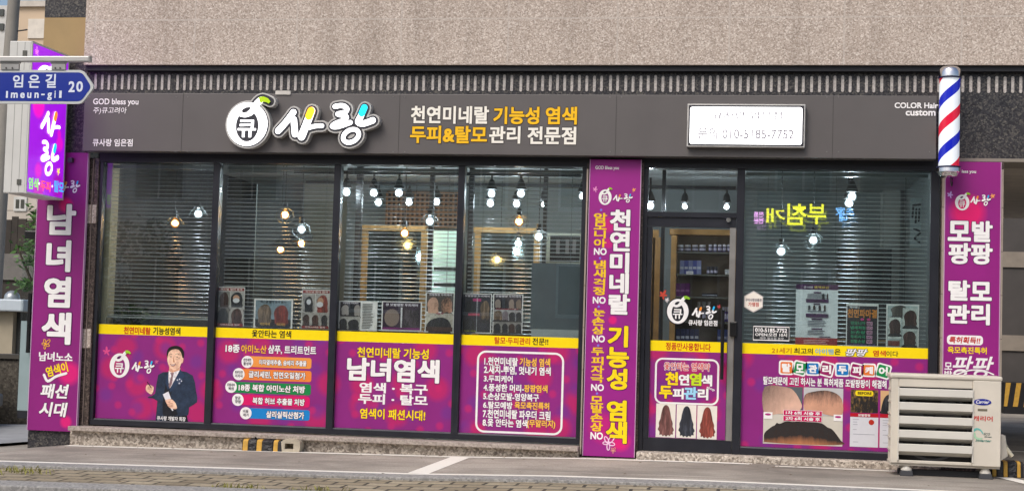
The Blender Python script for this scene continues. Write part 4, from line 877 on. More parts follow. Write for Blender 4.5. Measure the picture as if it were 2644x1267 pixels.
poster('tall white price list with purple header and red foot in the right window', (2054.4, 734, 2163, 893), [('r', 0, 0, 1, .085, '#4c1450'), ('t', '큐사랑', .18, .03, .4, .065, '#f0e8f0'), ('t', '염색요금', .43, .025, .78, .065, '#e8c860'), ('r', 0, .865, 1, 1, '#b01c28'), ('l', .2, .9, .85, .98, 3, '#e8b0b0'),
    ('r', .42, .12, .6, .145, '#4c2054'), ('l', .27, .155, .75, .23, 4, '#6a6a78'), ('h', .65, .18, .03, .035, HD), ('h', .75, .18, .02, .035, HB), ('r', .24, .235, .78, .295, '#4c2054'), ('r', .42, .31, .58, .33, '#4c2054'), ('h', .32, .37, .03, .03, HD), ('h', .44, .37, .03, .03, HB), ('h', .57, .37, .03, .035, HB), ('h', .69, .37, .025, .04, HB), ('l', .28, .43, .72, .46, 1, '#6a6a78'), ('r', .24, .475, .78, .535, '#4c2054'), ('r', .38, .55, .64, .575, '#4c2054'), ('l', .29, .59, .74, .69, 4, '#6a6a78'), ('r', .38, .71, .64, .735, '#4c2054'), ('l', .29, .75, .74, .83, 3, '#6a6a78'), ('r', .56, .84, .84, .855, '#4c2054')], '#f0f2f6')
poster('dark menu poster with green and orange handwriting in the right window', (2184.7, 783.7, 2267.6, 895.7), [('r', .03, .05, .97, .96, '#22222c'), ('t', '헤어매니', .1, .06, .4, .11, '#f0f0f0'), ('t', '천연파마결', .04, .13, .95, .32, '#e8943c', .04), ('e', .5, .36, .06, .03, '#d0488c'), ('e', .7, .36, .06, .03, '#d0488c')] +
    [('t', s, .14, .41 + i * .105, .6, .485 + i * .105, '#3cae80') for i, s in enumerate(('암모니아', '냄새걱정', '눈손상', '두피자극', '모발손상'))] + [it for i in range(5) for it in (('r', .64, .41 + i * .105, .82, .49 + i * .105, '#dca8c8'), ('t', 'NO', .66, .425 + i * .105, .8, .475 + i * .105, '#60284c'))] + [('t', '부작용없는 염색', .1, .93, .9, .955, '#8c6cc0')])
poster('photo collage of three dark heads of hair in the right window', (2288, 785.6, 2372.6, 897.6), [('r', .04, .03, .96, .97, '#a8b4b4'), ('h', .4, .14, .26, .12, hairmat('grey_brown_hair_print', '#4a443e')), ('r', .06, .3, .46, .8, '#d8dcd8'), ('h', .27, .5, .18, .16, HB), ('r', .5, .08, .96, .55, '#c8ccc8'), ('h', .74, .3, .2, .17, HB), ('r', .5, .56, .94, .96, '#ccd2d0'), ('h', .72, .76, .2, .15, HB), ('r', .06, .84, .42, .96, '#7c3c34')])

# ================================================================ venetian blinds
SLAT = mat('blind_slat', '#979d9c', .32, .15, var=.05)
def blind(label, x0, x1, z0, z1=2.70, y=.17):
    t = thing('venetian_blind', label, 'blind', ((x0 + x1) / 2, y, z0), 'venetian blinds behind the shop windows')
    mb = MB(); z = z0 + .03; ti = math.radians(15); hw = .0165
    while z < z1 - .03:
        zz = z + random.uniform(-.001, .001); sag = random.uniform(-.0015, .0015)
        dy, dz = hw * math.cos(ti), hw * math.sin(ti)
        mb.add([(x0, y - dy, zz - dz), (x1, y - dy, zz - dz + sag), (x1, y, zz + .0022 + sag), (x0, y, zz + .0022), (x1, y + dy, zz + dz + sag), (x0, y + dy, zz + dz)], [(0, 1, 2, 3), (3, 2, 4, 5)]); z += .0385
    fin('slats', mb, SLAT, t, rec=False)
    fin('head_rail', MB().box(x0, x1, y - .02, y + .02, z1 - .03, z1), SLAT, t)
    fin('bottom_rail', MB().box(x0, x1, y - .016, y + .016, z0, z0 + .016), SLAT, t)
    mb = MB()
    for fx in (.12, .5, .88):
        for dy in (-.017, .017): mb.tube([(x0 + (x1 - x0) * fx, y + dy, z0), (x0 + (x1 - x0) * fx, y + dy, z1 - .02)], .0014, 5)
    fin('ladder_cord', mb, mat('grey_cord', '#5c6264', .8), t)
    return t
for nm, (x0, x1), z0 in zip(('blind raised above the plant in the first window', 'blind behind the ash and red bob poster in the second window', 'blind behind the purple-black poster in the third window', 'blind in front of the grey board in the fourth window'), WINS, (1.20, 1.01, 1.01, 1.01)):
    blind('grey slatted venetian ' + nm, x0 + .02, x1 + .02, z0)
blind('wide grey slatted venetian blind in the right window beside the door', -.15, 1.47, 1.03)

# ================================================================ lamps
COOLB, WARMB = emit('cool_bulb', '#e8f5ff', 230), emit('warm_bulb', '#ffc070', 150)
def shellmat(n, c, st, f):
    q = NT(n); tr = q.n('BsdfTransparent'); em = q.n('Emission'); em.inputs[0].default_value = (*lin(c), 1); em.inputs[1].default_value = st; mx = q.n('MixShader'); mx.inputs[0].default_value = f
    q.l(tr.outputs[0], mx.inputs[1]); q.l(em.outputs[0], mx.inputs[2]); q.l(mx.outputs[0], q.out.inputs[0]); return q.m
COOLS, WARMS = shellmat('cool_bulb_glass', '#dcecf4', 1.0, .35), shellmat('warm_bulb_glass', '#ff9c30', 1.1, .40)
BLK = mat('black_lamp_metal', '#141414', .4)
CH = mat('dark_lamp_wire', '#3a4243', .5, .3)
CEIL = 2.98
def bulb_mb(c, r): return MB().lathe(c, [(.012, r * 1.5), (.016, r * 1.1), (r * .75, r * .6), (r, 0), (r * .8, -r * .6), (r * .4, -r * .92), (.002, -r)], 14)
def pendant(label, px, py, y, warm, shade):
    c = at(px, py, y); r = .047
    t = thing('pendant_lamp', label, 'pendant lamp', c, 'pendant lamps inside the shop')
    fin('cord', MB().tube([(c.x, c.y, CEIL), (c.x, c.y, c.z + .11)], .004, 6), BLK, t)
    fin('socket', MB().lathe(c, [(.010, .13), (.024, .125), (.026, .06), (.014, .055)], 12), BLK, t, sm=True)
    bl = fin('bulb', bulb_mb(c, r), WARMS if warm else COOLS, t, sm=True); fin('filament', MB().ball(c, r * .62, 12, 8), WARMB if warm else COOLB, bl, sm=True)
    if shade == 'cage':
        mb = MB()
        for i in range(8):
            a = 2 * PI * i / 8; mb.tube([(c.x + math.cos(a) * rr, c.y + math.sin(a) * rr, c.z + zz) for rr, zz in ((.03, .07), (.085, .03), (.10, -.02), (.06, -.075), (.02, -.09))], .0025, 5)
        fin('shade', mb, CH, t)
    elif shade == 'cone':
        fin('shade', MB().lathe(c, [(.03, .12), (.17, .03), (.165, .028), (.026, .112)], 24), BLK, t, sm=True)
    elif shade == 'drum':
        fin('shade', MB().lathe(c, [(.05, .15), (.13, .10), (.13, .02), (.124, .02), (.124, .095), (.045, .14)], 24), BLK, t, sm=True)
    else:
        mb = MB()
        for i in range(6):
            a = 2 * PI * i / 6; mb.tube([(c.x + math.cos(a) * .02, c.y + math.sin(a) * .02, c.z + .10), (c.x + math.cos(a) * .115, c.y + math.sin(a) * .115, c.z - .03)], .0025, 5)
        mb.ring(Plane((0, 0, 0)), [(0, 0), (0, .001), (.001, 0)], .0001) if False else None
        fin('shade', mb, CH, t)
    return t
for a in (('warm bulb under spread wires, left lamp in the first window', 452, 576, .9, 1, 'wire'), ('cool white bulb under spread wires, right lamp in the first window', 512, 552, .9, 0, 'wire'),
        ('warm bulb in a round wire cage, topmost lamp of the second window', 736, 554, .9, 1, 'cage'), ('cool white bulb in a wire cage, right of the warm one in second window', 778.5, 592, .9, 0, 'cage'),
        ('black cone shade with a warm bulb, lowest in the second window', 724.5, 644, 2.6, 1, 'cone'), ('black drum shade lamp, lower right in the second window', 778, 628, 2.6, 1, 'drum'),
        ('cool white bulb under spread wires at the right edge of the third window', 1110, 571, .9, 0, 'wire'), ('large warm bulb under spread wires in the third window', 1045, 602, .9, 1, 'wire'),
        ('small warm bulb farther back, right of the large warm one in the third window', 1072, 616, 4.2, 1, 'wire'),
        ('warm bulb in a wire cage high in the fourth window', 1340, 572, .9, 1, 'cage'), ('cool white bulb in a wire cage in the fourth window', 1391, 611, .9, 0, 'cage'),
        ('small warm bulb built for a mirror reflection, low left in the fourth window', 1292, 652, 4.2, 1, 'wire'), ('small pale bulb built for a mirror reflection, middle of the fourth window', 1338, 628, 3.6, 0, 'wire'),  # both bulbs added to imitate lamp reflections in the mirror
        ('cool white bulb under spread wires, left and lower lamp in the right window', 2017, 649, .9, 0, 'wire'), ('cool white bulb in a wire cage, below the yellow reflection in the right window', 2100, 620, .9, 0, 'cage')):
    pendant(*a)
RAILM = mat('black_track', '#1a1b1e', .45)
def rail(label, y, z, x0, x1):
    return fin('track_rail', MB().box(x0, x1, y - .02, y + .02, z, z + .035), RAILM, label=label, cat='light rail')
zr1_, zr2_ = at(1269, 454, 2.0).z, at(1269, 481, 3.15).z
rail('black lighting track near the windows under the shop ceiling', 2.0, min(2.93, zr1_), at(760, 454, 2.0).x, at(1500, 454, 2.0).x)
rail('black lighting track farther back, lower in view, behind the third and fourth windows', 3.15, min(2.9, zr2_), at(790, 481, 3.15).x, at(1900, 481, 3.15).x)
def spot(label, px, py, y, zr, small=False):
    c = at(px, py, y); r = .048 if not small else .035
    t = thing('track_spotlight', label, 'spotlight', c, 'track spotlights inside the shop')
    fin('stem', MB().tube([(c.x, c.y, zr), (c.x, c.y, c.z + .10)], .012, 8), BLK, t)
    fin('shade', MB().lathe(c, [(.02, .15), (.035, .12), (r * 1.25, .05), (r * 1.2, .045), (.03, .11)], 16), BLK, t, sm=True)
    bl = fin('bulb', bulb_mb(c, r), COOLS, t, sm=True); fin('filament', MB().ball(c, r * .66, 12, 8), COOLB, bl, sm=True)
za, zb_ = min(2.93, zr1_), min(2.9, zr2_)
for i, (px, py) in enumerate(((895, 496), (965, 498), (1030, 498))): spot(('leftmost', 'second', 'third')[i] + ' white spotlight of the upper row in the third window', px, py, 2.0, za)
for i, (px, py) in enumerate(((977, 523), (1056, 522), (1127, 521))): spot(('leftmost', 'middle', 'rightmost')[i] + ' white spotlight of the lower row in the third window', px, py, 3.15, zb_)
for i, (px, py) in enumerate(((1269, 500), (1345, 500), (1505, 506))): spot(('left', 'middle', 'right edge')[i] + ' white spotlight of the upper row in the fourth window', px, py, 2.0, za)
for i, (px, py) in enumerate(((1266, 525), (1334, 526), (1404, 528))): spot(('left', 'middle', 'right')[i] + ' white spotlight of the lower row in the fourth window', px, py, 3.15, zb_, i == 2)
spot('bright spotlight at the left edge of the pane above the door', 1678.5, 531, 2.0, za)
for i, (px, py) in enumerate(((1768, 533), (1876, 534))): spot(('dim middle', 'dim right')[i] + ' spotlight seen through the pane above the door', px, py, 3.15, zb_, True)
rail('short black lighting track running back into the shop behind the right window', .9, 2.93, at(2185, 440, .9).x, at(2235, 440, .9).x)
for i, (px, py) in enumerate(((2199.5, 507.5), (2192, 524))): spot(('upper', 'lower')[i] + ' of two bright spotlights high in the right window', px, py, .9 + .35 * i, 2.93)

# ================================================================ shop interior
OAK = mat('oak_frame', '#a97f45', .5, var=.2, scale=9)
def inbox(px0, py0, px1, py1, y, d, name, m, parent=None, bev=0.0, **k):
    a = Plane((0, y, 0)).box((px0, py0, px1, py1)); return fin(name, MB().box(a[0], a[2], y, y + d, a[1], a[3]), m, parent, bev=bev, **k)
MIRR = mat('mirror_glass', '#8fa0a0', .03, 1.0, var=.01)
def mirror(label, b, y, w):
    x0, y0, x1, y1 = b; p = at((x0 + x1) / 2, y1, y)
    t = thing('styling_mirror', label, 'mirror', p, 'oak-framed mirrors in the shop')
    inbox(x0, y0, x1, y0 + w, y, .06, 'frame_top', OAK, t); inbox(x0, y0 + w + .3, x0 + w, y1, y, .06, 'frame_side', OAK, t); inbox(x1 - w, y0 + w + .3, x1, y1, y, .06, 'frame_side', OAK, t)
    inbox(x0 + w + .3, y0 + w + .3, x1 - w - .3, y1, y + .03, .02, 'mirror_face', MIRR, t)
mirror('oak-framed styling mirror behind the third window', (930, 581, 1098, 900), 3.6, 15)
mirror('oak-framed styling mirror behind the fourth window', (1222, 586, 1390, 900), 3.6, 15)
mirror('narrow oak-framed mirror seen at the left of the door', (1668, 593, 1701, 1000), 3.0, 19)
t = thing('lattice_screen', 'brown wooden lattice high on the wall behind the third window', 'screen', at(1090, 583, 4.6))
a = Plane((0, 4.6, 0)).box((998, 497, 1182, 584)); mb = MB(); n = 15
for i in range(n + 1): x = a[0] + (a[2] - a[0]) * i / n; mb.box(x - .012, x + .012, 4.6, 4.62, a[1], a[3])
for i in range(8): z = a[1] + (a[3] - a[1]) * i / 7; mb.box(a[0], a[2], 4.621, 4.64, z - .012, z + .012)
fin('lattice', mb, mat('lattice_wood', '#8a6648', .6), t); fin('backing', MB().box(a[0], a[2], 4.66, 4.68, a[1], a[3]), mat('lattice_back', '#2e2a28', .8), t)
t = thing('lit_picture', 'pale green-white glowing panel standing for a bright mirror behind the third window', 'picture', at(1147, 704, 4.4))
inbox(1114, 596, 1182, 800, 4.4, .03, 'panel', emit('lit_panel', '#b8d8cc', .55), t); inbox(1120, 690, 1178, 700, 4.38, .015, 'dark_bar', ink('#3c4a48'), t); inbox(1120, 730, 1178, 740, 4.38, .015, 'dark_bar', ink('#3c4a48'), t)  # emission imitates the bright glow of a mirror, no lamp here
t = thing('framed_photo', 'dark photo in a white frame on the wall behind the fourth window', 'picture', at(1460, 678, 4.3))
inbox(1410, 602, 1506, 684, 4.3, .03, 'frame', ink('#c8c8b4'), t); inbox(1420, 608, 1497, 676, 4.285, .014, 'photo', ink('#22201f'), t)
for xx in (1436, 1460, 1478): inbox(xx, 618, xx + 9, 655, 4.278, .006, 'photo_figure', ink('#8c8480'), t)
t = thing('grey_board', 'plain grey board standing inside the right half of the fourth window', 'board', at(1440, 870, .122))
inbox(1371, 680, 1512, 850, .122, .012, 'board', mat('grey_board_face', '#4e595f', .35), t); inbox(1371, 850.5, 1512, 905, .12, .016, 'ledge', mat('pale_ledge', '#9aa3a6', .5), t)
# product shelf behind the door
SY = 2.6
t = thing('product_shelf', 'oak product shelf full of jars and boxes behind the door', 'shelf', at(1800, 1000, SY))
inbox(1729, 592, 1905, 606, SY, .34, 'frame_top', OAK, t); inbox(1729, 606.5, 1743, 1010, SY, .34, 'frame_side', OAK, t); inbox(1895, 606.5, 1908, 1010, SY, .34, 'frame_side', OAK, t)
inbox(1743.5, 606.5, 1894.5, 1010, SY + .30, .03, 'backing', mat('shelf_back', '#6b5a40', .6, var=.2), t)
for yy in (650.4, 708, 766, 830, 890): inbox(1743.5, yy, 1894.5, yy + 3.5, SY + .01, .28, 'shelf_board', mat('glass_shelf', '#6e6f66', .2), t)
rs = random.Random(3)
def jar(px, py0, py1, wd, lab, lid, kind, label):
    c0, c1 = at(px, py1, SY + .12), at(px, py0, SY + .12); r = wd / FPX * (SY + 14.1) / 2; h = c1.z - c0.z
    j = thing(kind, label, kind.split('_')[-1], c0, 'hair products on the shelf behind the door')
    fin('body', MB().lathe(c0, [(r * .95, 0), (r, .004), (r, h * .66), (r * .9, h * .7)], 12), ink(lab), j, sm=True)
    fin('label_strip', MB().lathe(c0, [(r * 1.01, h * .18), (r * 1.015, h * .2), (r * 1.015, h * .5), (r * 1.01, h * .52)], 12), ink('#b8b4c8'), j, sm=True)
    fin('lid', MB().lathe(c0, [(r * .92, h * .71), (r * .96, h * .72), (r * .96, h * .98), (r * .8, h)], 12), ink(lid), j, sm=True)
for i in range(4): jar(1756.5 + i * 19, 632, 650, 16, '#2c2638', '#e8e8ec', 'product_jar', 'dark jar with white lid on the top shelf, ' + ('first', 'second', 'third', 'fourth')[i] + ' from the left')
for i in range(6): jar(1834.5 + i * 12, 631, 650, 10, '#3c3460', '#d8d8e0', 'product_bottle', 'slim violet bottle on the top shelf, ' + ('first', 'second', 'third', 'fourth', 'fifth', 'sixth')[i] + ' from the left')
def pbox(px0, py0, px1, py1, c, label, tagc='#c8ccd8'):
    t = thing('product_box', label, 'box', at((px0 + px1) / 2, py1, SY + .1), 'hair products on the shelf behind the door')
    inbox(px0, py0, px1, py1, SY + .1, .1, 'carton', ink(c), t); inbox(px0 + 1, py0 + (py1 - py0) * .45, px1 - 1, py0 + (py1 - py0) * .62, SY + .097, .002, 'label_strip', ink(tagc), t)
N5 = ('first', 'second', 'third', 'fourth', 'fifth')
for i in range(5): pbox(1755.5 + i * 11, 672, 1766 + i * 11, 708, '#5c64a8' if i % 2 else '#8c94c0', 'blue-white carton on the second shelf, ' + N5[i] + ' from the left')
for i in range(3): jar(1829 + i * 9.5, 688, 708, 8.5, '#26222a', '#3a363c', 'product_jar', 'black jar on the second shelf, ' + N5[i] + ' from the left')
pbox(1872, 695, 1894, 708, '#c0c0bc', 'low white carton at the right end of the second shelf')
for i in range(3): pbox(1744 + i * 12.5, 731, 1756 + i * 12.5, 766, '#6c1c70', 'purple carton on the third shelf, ' + N5[i] + ' from the left', '#a868a8')
pbox(1812, 757, 1852, 766, '#28242a', 'flat black carton in the middle of the third shelf')
pbox(1882, 742, 1894, 766, '#5c1c60', 'purple carton at the right end of the third shelf', '#a868a8')
for i in range(3): jar(1804 + i * 13, 778, 830, 9, '#4a4038', '#8c8880', 'product_bottle', 'brown bottle on the fourth shelf, ' + N5[i] + ' from the left')
for i in range(5): jar(1867 + i * 6.2, 792, 830, 5.6, '#3c2870', '#b0b0c0', 'product_bottle', 'small violet bottle on the fourth shelf, ' + N5[i] + ' from the left')
for i in range(5): pbox(1745 + i * 12, 848, 1756 + i * 12, 890, '#28345c', 'navy carton on the lowest shelf seen, ' + N5[i] + ' from the left')
for i in range(3): pbox(1852 + i * 14, 850, 1865 + i * 14, 890, '#34447c', 'blue carton on the lowest shelf seen, ' + N5[i] + ' from the right group', '#9098b8')
t = thing('price_tag_card', 'white price card on the second shelf in front of the cartons', 'price card', at(1783, 708, SY)); inbox(1772, 700, 1790, 707.5, SY - .004, .003, 'card', W1, t); inbox(1774, 703, 1788, 704.5, SY - .006, .001, 'print', ink('#8080a0'), t)
t = thing('hanging_scroll', 'white scroll with black brush marks at the right of the right window', 'scroll', at(2364, 640, 3.0))
inbox(2350, 512, 2384, 640, 3.0, .01, 'scroll', ink('#9aa6a6'), t)
sp = Plane((0, 3.0, 0))
for k, pts in enumerate((((2358, 530), (2376, 528)), ((2358, 535), (2356, 560)), ((2366, 540), (2364, 575)), ((2374, 540), (2372, 570)), ((2360, 590), (2376, 600), (2362, 615), (2374, 625)))): fin('brush_mark', MB().stroke(sp, [sp.uv(*p) for p in pts], .022, .002 + k * .0005), ink('#202428'), t, rec=False)
# reception desk and styling chairs as dark shapes low in the room
t = thing('reception_desk', 'dark reception desk behind the blind of the right window', 'desk', at(2180, 800, 3.2))
x0, x1 = at(1960, 700, 3.2).x, at(2290, 700, 3.2).x
fin('desk_body', MB().box(x0, x1, 3.2, 3.8, .13, 1.15), mat('dark_desk', '#23282a', .5), t, bev=.01); fin('desk_top', MB().box(x0 - .04, x1 + .04, 3.15, 3.85, 1.152, 1.19), OAK, t, bev=.005)
t = thing('dark_cabinet', 'tall black cabinet behind the right window', 'cabinet', at(2240, 800, 4.4))
inbox(2160, 640, 2300, 1040, 4.5, .4, 'cabinet_body', mat('black_cabinet', '#15181a', .5), t); inbox(2229, 645, 2231, 1036, 4.49, .009, 'door_gap', BLK, t)
for i, px in enumerate((690, 1010, 1310)):
    c = at(px, 860, 2.6)
    t = thing('styling_chair', 'black styling chair in the room behind the ' + ('second', 'third', 'fourth')[i] + ' window', 'chair', (c.x, 2.6, .13), 'styling chairs in the shop')
    fin('chair_base', MB().lathe((c.x, 2.6, .13), [(.28, 0), (.28, .02), (.04, .05), (.04, .42)], 18), CH, t, sm=True); fin('seat', MB().box(c.x - .26, c.x + .26, 2.35, 2.85, .551, .68), BLK, t, bev=.04)
    fin('backrest', MB().box(c.x - .24, c.x + .24, 2.86, 2.97, .62, 1.28), BLK, t, bev=.04)
    for sx_ in (-.31, .26): fin('armrest', MB().box(c.x + sx_, c.x + sx_ + .05, 2.38, 2.8, .70, .9), BLK, t, bev=.02)
# potted plant behind the first pane
def leafs(name, m, c, r, n, l, parent, seed, up=.4):
    rr = random.Random(seed); mb = MB()
    for _ in range(n):
        d = V((rr.gauss(0, 1), rr.gauss(0, 1), rr.gauss(0, 1))).normalized(); p = V(c) + V((d.x * r[0], d.y * r[1], d.z * r[2])) * rr.random() ** .45
        a = V((rr.gauss(0, 1), rr.gauss(0, 1), rr.gauss(0, .6) + up * .2)).normalized(); b = a.cross(V((rr.gauss(0, 1), rr.gauss(0, 1), rr.gauss(0, 1)))).normalized(); ll = l * rr.uniform(.6, 1.3)
        mb.add([p, p + a * ll * .4 + b * ll * .26, p + a * ll, p + a * ll * .4 - b * ll * .26], [(0, 1, 2, 3)])
    return fin(name, mb, m, parent, rec=False)
GREEN = mat('leaf_green', '#3c5a2c', .55, var=.5, scale=14)
DGREEN = mat('dark_leaf_green', '#2c4424', .6, var=.5, scale=9)
c = at(345, 850, .42)
t = thing('potted_plant', 'leafy green pot plant low behind the first window pane', 'plant', (c.x, .42, .9), None)
fin('pot', MB().lathe((c.x, .42, .80), [(.10, 0), (.14, .22), (.125, .22), (.12, .2)], 16), mat('clay_pot', '#3e322c', .7), t, sm=True); leafs('foliage', GREEN, (c.x, .42, 1.16), (.34, .16, .16), 240, .12, t, 5)
fin('pot_stand', MB().box(c.x - .6, c.x + .7, .24, .62, .13, .798), mat('plant_stand', '#4a453e', .6), t)

# ================================================================ barber pole
by = -.27
ct, cb = at(2452, 204, by), at(2450, 430, by); bx_ = (ct.x + cb.x) / 2; R_ = (at(2480, 320, by).x - at(2424, 320, by).x) / 2
t = thing('barber_pole', 'red, white and blue striped barber pole with silver caps beside the right banner', 'barber pole', (bx_, by, cb.z))
q = NT('barber_stripes'); sx = q.n('SeparateXYZ'); q.l(q.obj(), sx.inputs[0])
ang = q.math('DIVIDE', q.math('ARCTAN2', sx.outputs[1], sx.outputs[0]), 2 * PI)
fr = q.math('FRACT', q.math('ADD', q.math('SUBTRACT', q.math('MULTIPLY', sx.outputs[2], 2.15), ang), .62))
cc = q.ramp(fr, [(0, lin('#e8eef4')), (.16, lin('#1a26b0')), (.36, lin('#e8eef4')), (.66, lin('#d01c3c')), (.86, lin('#e8eef4'))], 'CONSTANT')
q.col(cc); q.l(cc, q.b.inputs['Emission Color']); q.set(Emission_Strength=.22, Roughness=.12)
fin('striped_cylinder', MB().lathe((bx_, by, cb.z), [(R_ * .97, 0), (R_ * .97, ct.z - cb.z)], 40), q.m, t, sm=True)
CHR = mat('chrome', '#d4d4d8', .12, 1.0, var=.02)
fin('top_cap', MB().lathe((bx_, by, ct.z), [(R_ * 1.06, .014), (R_ * 1.06, .05), (R_ * .98, .082), (R_ * .7, .105), (.002, .112)], 36), CHR, t, sm=True)
RIM = mat('navy_rim', '#14143c', .3)
fin('rim', MB().lathe((bx_, by, ct.z), [(R_ * 1.1, 0), (R_ * 1.1, .013)], 36), RIM, t); fin('rim', MB().lathe((bx_, by, cb.z), [(R_ * 1.14, -.016), (R_ * 1.14, -.001)], 36), RIM, t)
fin('bottom_cap', MB().lathe((bx_, by, cb.z), [(R_ * .5, -.10), (R_ * .86, -.088), (R_ * 1.0, -.06), (R_ * 1.2, -.05), (R_ * 1.18, -.017)], 36), CHR, t, sm=True)
fin('cable', MB().tube(smooth([(bx_ + .02, by + .01, cb.z - .10), (bx_ + .03, by + .05, cb.z - .16), (bx_ + .05, -.12, cb.z - .14), (bx_ + .06, -.075, cb.z - .02)], 5), .005, 6), mat('black_cable', '#161616', .5), t)
fin('bracket', MB().box(bx_ - .03, bx_ + .03, by + R_ * .9, -.04, ct.z - .12, ct.z - .06).box(bx_ - .03, bx_ + .03, by + R_ * .9, -.04, cb.z + .06, cb.z + .12), CHR, t)

# ================================================================ air-conditioner outdoor unit
AY0, AY1 = -.78, -.43
pa = Plane((0, AY0, 0)); X0, X1 = at(2300, 1090, AY0).x, at(2584, 1090, AY0).x; Z0, Z1 = at(2440, 1199, AY0).z, at(2440, 979, AY0).z
t = thing('outdoor_unit', 'cream air-conditioner outdoor unit with five wide white louvres standing before the right window', 'air conditioner', ((X0 + X1) / 2, (AY0 + AY1) / 2, gz(1.6)))
IV = mat('ivory_enamel', '#d4cdbf', .4, var=.05, scale=4, grime=.12); IVL = mat('pale_louvre', '#d2cfc6', .4, var=.04, scale=4)
cx = lambda x: at(2180 + x / 3.662, 1090, AY0).x
cz = lambda x, y: at(2180 + x / 3.662, 930 + y / 3.662, AY0).z
ox0, ox1 = cx(512), cx(1212); oz1, oz0 = cz(860, 258), cz(860, 950)
b = MB(); b.box(X0, ox0, AY0, AY0 + .02, Z0, Z1); b.box(ox1, X1, AY0 - .012, AY0 + .02, Z0, Z1); b.box(ox0 + .0005, ox1 - .0005, AY0 - .001, AY0 + .02, oz1, Z1); b.box(ox0 + .0005, ox1 - .0005, AY0 - .001, AY0 + .02, Z0, oz0)
b.box(X1 - .02, X1, AY0 + .0205, AY1, Z0, Z1)
fin('front_casing', b, IV, t, bev=.006)
fin('rear_casing', MB().box(X0 + .02, X1 - .0205, AY1 - .02, AY1, Z0 + .001, Z1 - .001).box(X0 + .001, X1 - .001, AY0 + .021, AY1 - .021, Z0 - .02, Z0 - .001), IV, t)
sg_ = MB(); n = 7
for i in range(n + 1): z = Z0 + (Z1 - Z0) * i / n; sg_.box(X0, X0 + .012, AY0 + .0205, AY1 - .0205, z - .008, z + .008)
for yy in (AY0 + .09, AY0 + .17, AY0 + .25): sg_.box(X0 + .0015, X0 + .0105, yy - .006, yy + .006, Z0, Z1)
fin('side_grille', sg_, IV, t); fin('condenser_coil', MB().box(X0 + .02, X0 + .05, AY0 + .03, AY1 - .03, Z0 + .02, Z1 - .02), mat('dark_coil', '#2e2e30', .6), t)
fin('top_lid', MB().box(X0 - .012, X1 + .010, AY0 - .014, AY1 + .01, Z1 + .001, Z1 + .038), IV, t, bev=.012)
fin('fan_cavity', MB().box(ox0 - .01, ox1 + .01, AY0 + .17, AY0 + .18, oz0 - .02, oz1 + .02), mat('dark_cavity', '#242426', .7), t)
fc = ((ox0 + ox1) / 2 - .02, (oz0 + oz1) / 2); fan = MB(); pq = Plane((0, AY0 + .13, 0))
for k in range(3):
    a = 2 * PI * k / 3 + .4; fan.prism(pq, [(fc[0] + math.cos(a + d) * r, fc[1] + math.sin(a + d) * r) for r, d in ((.05, 0), (.26, -.25), (.27, .35), (.25, .75), (.05, .6))], k * .001, .008 + k * .001)
fan.ellipse(pq, fc, .06, .06, -.02, .03); fn = fin('fan', fan, mat('fan_grey', '#4a4a4c', .5), t)
fin('fan_ring', MB().ring(Plane((0, AY0 + .06, 0)), [(fc[0] + x, fc[1] + y) for x, y in ell((0, 0), .30, .30)], .02), mat('fan_grey', '#4a4a4c', .5), t)
for i, y in enumerate((268, 400, 531, 662, 794)):
    za, zm, zl = cz(860, y), cz(860, y + 70), cz(860, y + 112)
    prof = [(AY0 - .030, za), (AY0 - .034, za - .004), (AY0 - .036, zm), (AY0 + .045, zl), (AY0 + .053, zl), (AY0 - .018, zm + .01), (AY0 - .018, za)]
    mb = MB(); k = len(prof); mb.add([(ox0 + .004, a, z) for a, z in prof] + [(ox1 - .004, a, z) for a, z in prof], [(j, (j + 1) % k, k + (j + 1) % k, k + j) for j in range(k)] + [tuple(range(k))[::-1], tuple(range(k, 2 * k))])
    fin('louvre', mb, IVL, t)
fin('louvre_bracket', MB().box(ox0 - .008, ox0 + .003, AY0 - .02, AY0 + .01, oz0, oz1).box(ox1 - .003, ox1 + .008, AY0 - .02, AY0 + .01, oz0, oz1), IVL, t)
pz = Plane((0, AY0 - .0125, 0)); A2 = lambda a, b, c, d: (2180 + a / 3.662, 930 + b / 3.662, 2180 + c / 3.662, 930 + d / 3.662)
u = pz.box(A2(1222, 362, 1390, 422)); lg = fin('maker_badge', MB().ellipse(pz, ((u[0] + u[2]) / 2, (u[1] + u[3]) / 2), (u[2] - u[0]) / 2, (u[3] - u[1]) / 2, .0, .003), ink('#1c2890'), t)
text(pz, 'Carrier', A2(1245, 374, 1372, 406), W1, t, .0045, .02, shear=.35); text(pz, '캐리어', A2(1216, 524, 1402, 572), ink('#c84440'), t, .0015, .03)
u = pz.box(A2(1262, 456, 1352, 478)); fin('finger_slot', MB().box(u[0], u[2], AY0 - .0135, AY0 - .0122, u[1], u[3]), mat('slot_shadow', '#6c6656', .7), t)
mb = MB(); mb.stroke(pz, [pz.uv(2180 + x / 3.662, 930 + y / 3.662) for x, y in ((1225, 660), (1255, 645), (1290, 660), (1310, 690))], lambda q: .020 * (1 - q * .6), .0015); fin('leaf_swoosh', mb, ink('#6cb8b0'), t, rec=False)
mb = MB(); mb.stroke(pz, [pz.uv(2180 + x / 3.662, 930 + y / 3.662) for x, y in ((1228, 690), (1240, 725), (1275, 740), (1300, 735))], lambda q: .022 * (1 - q * .5), .0015); fin('leaf_swoosh', mb, ink('#a8cfae'), t, rec=False)
text(pz, 'ECO', A2(1318, 683, 1378, 705), ink('#44605c'), t, .0015, .02, shear=.3); text(pz, 'Inverter', A2(1240, 744, 1392, 768), ink('#3c8478'), t, .0015, .02, shear=.35); text(pz, 'Green', A2(1325, 712, 1392, 728), ink('#44605c'), t, .0015, .02, shear=.3)
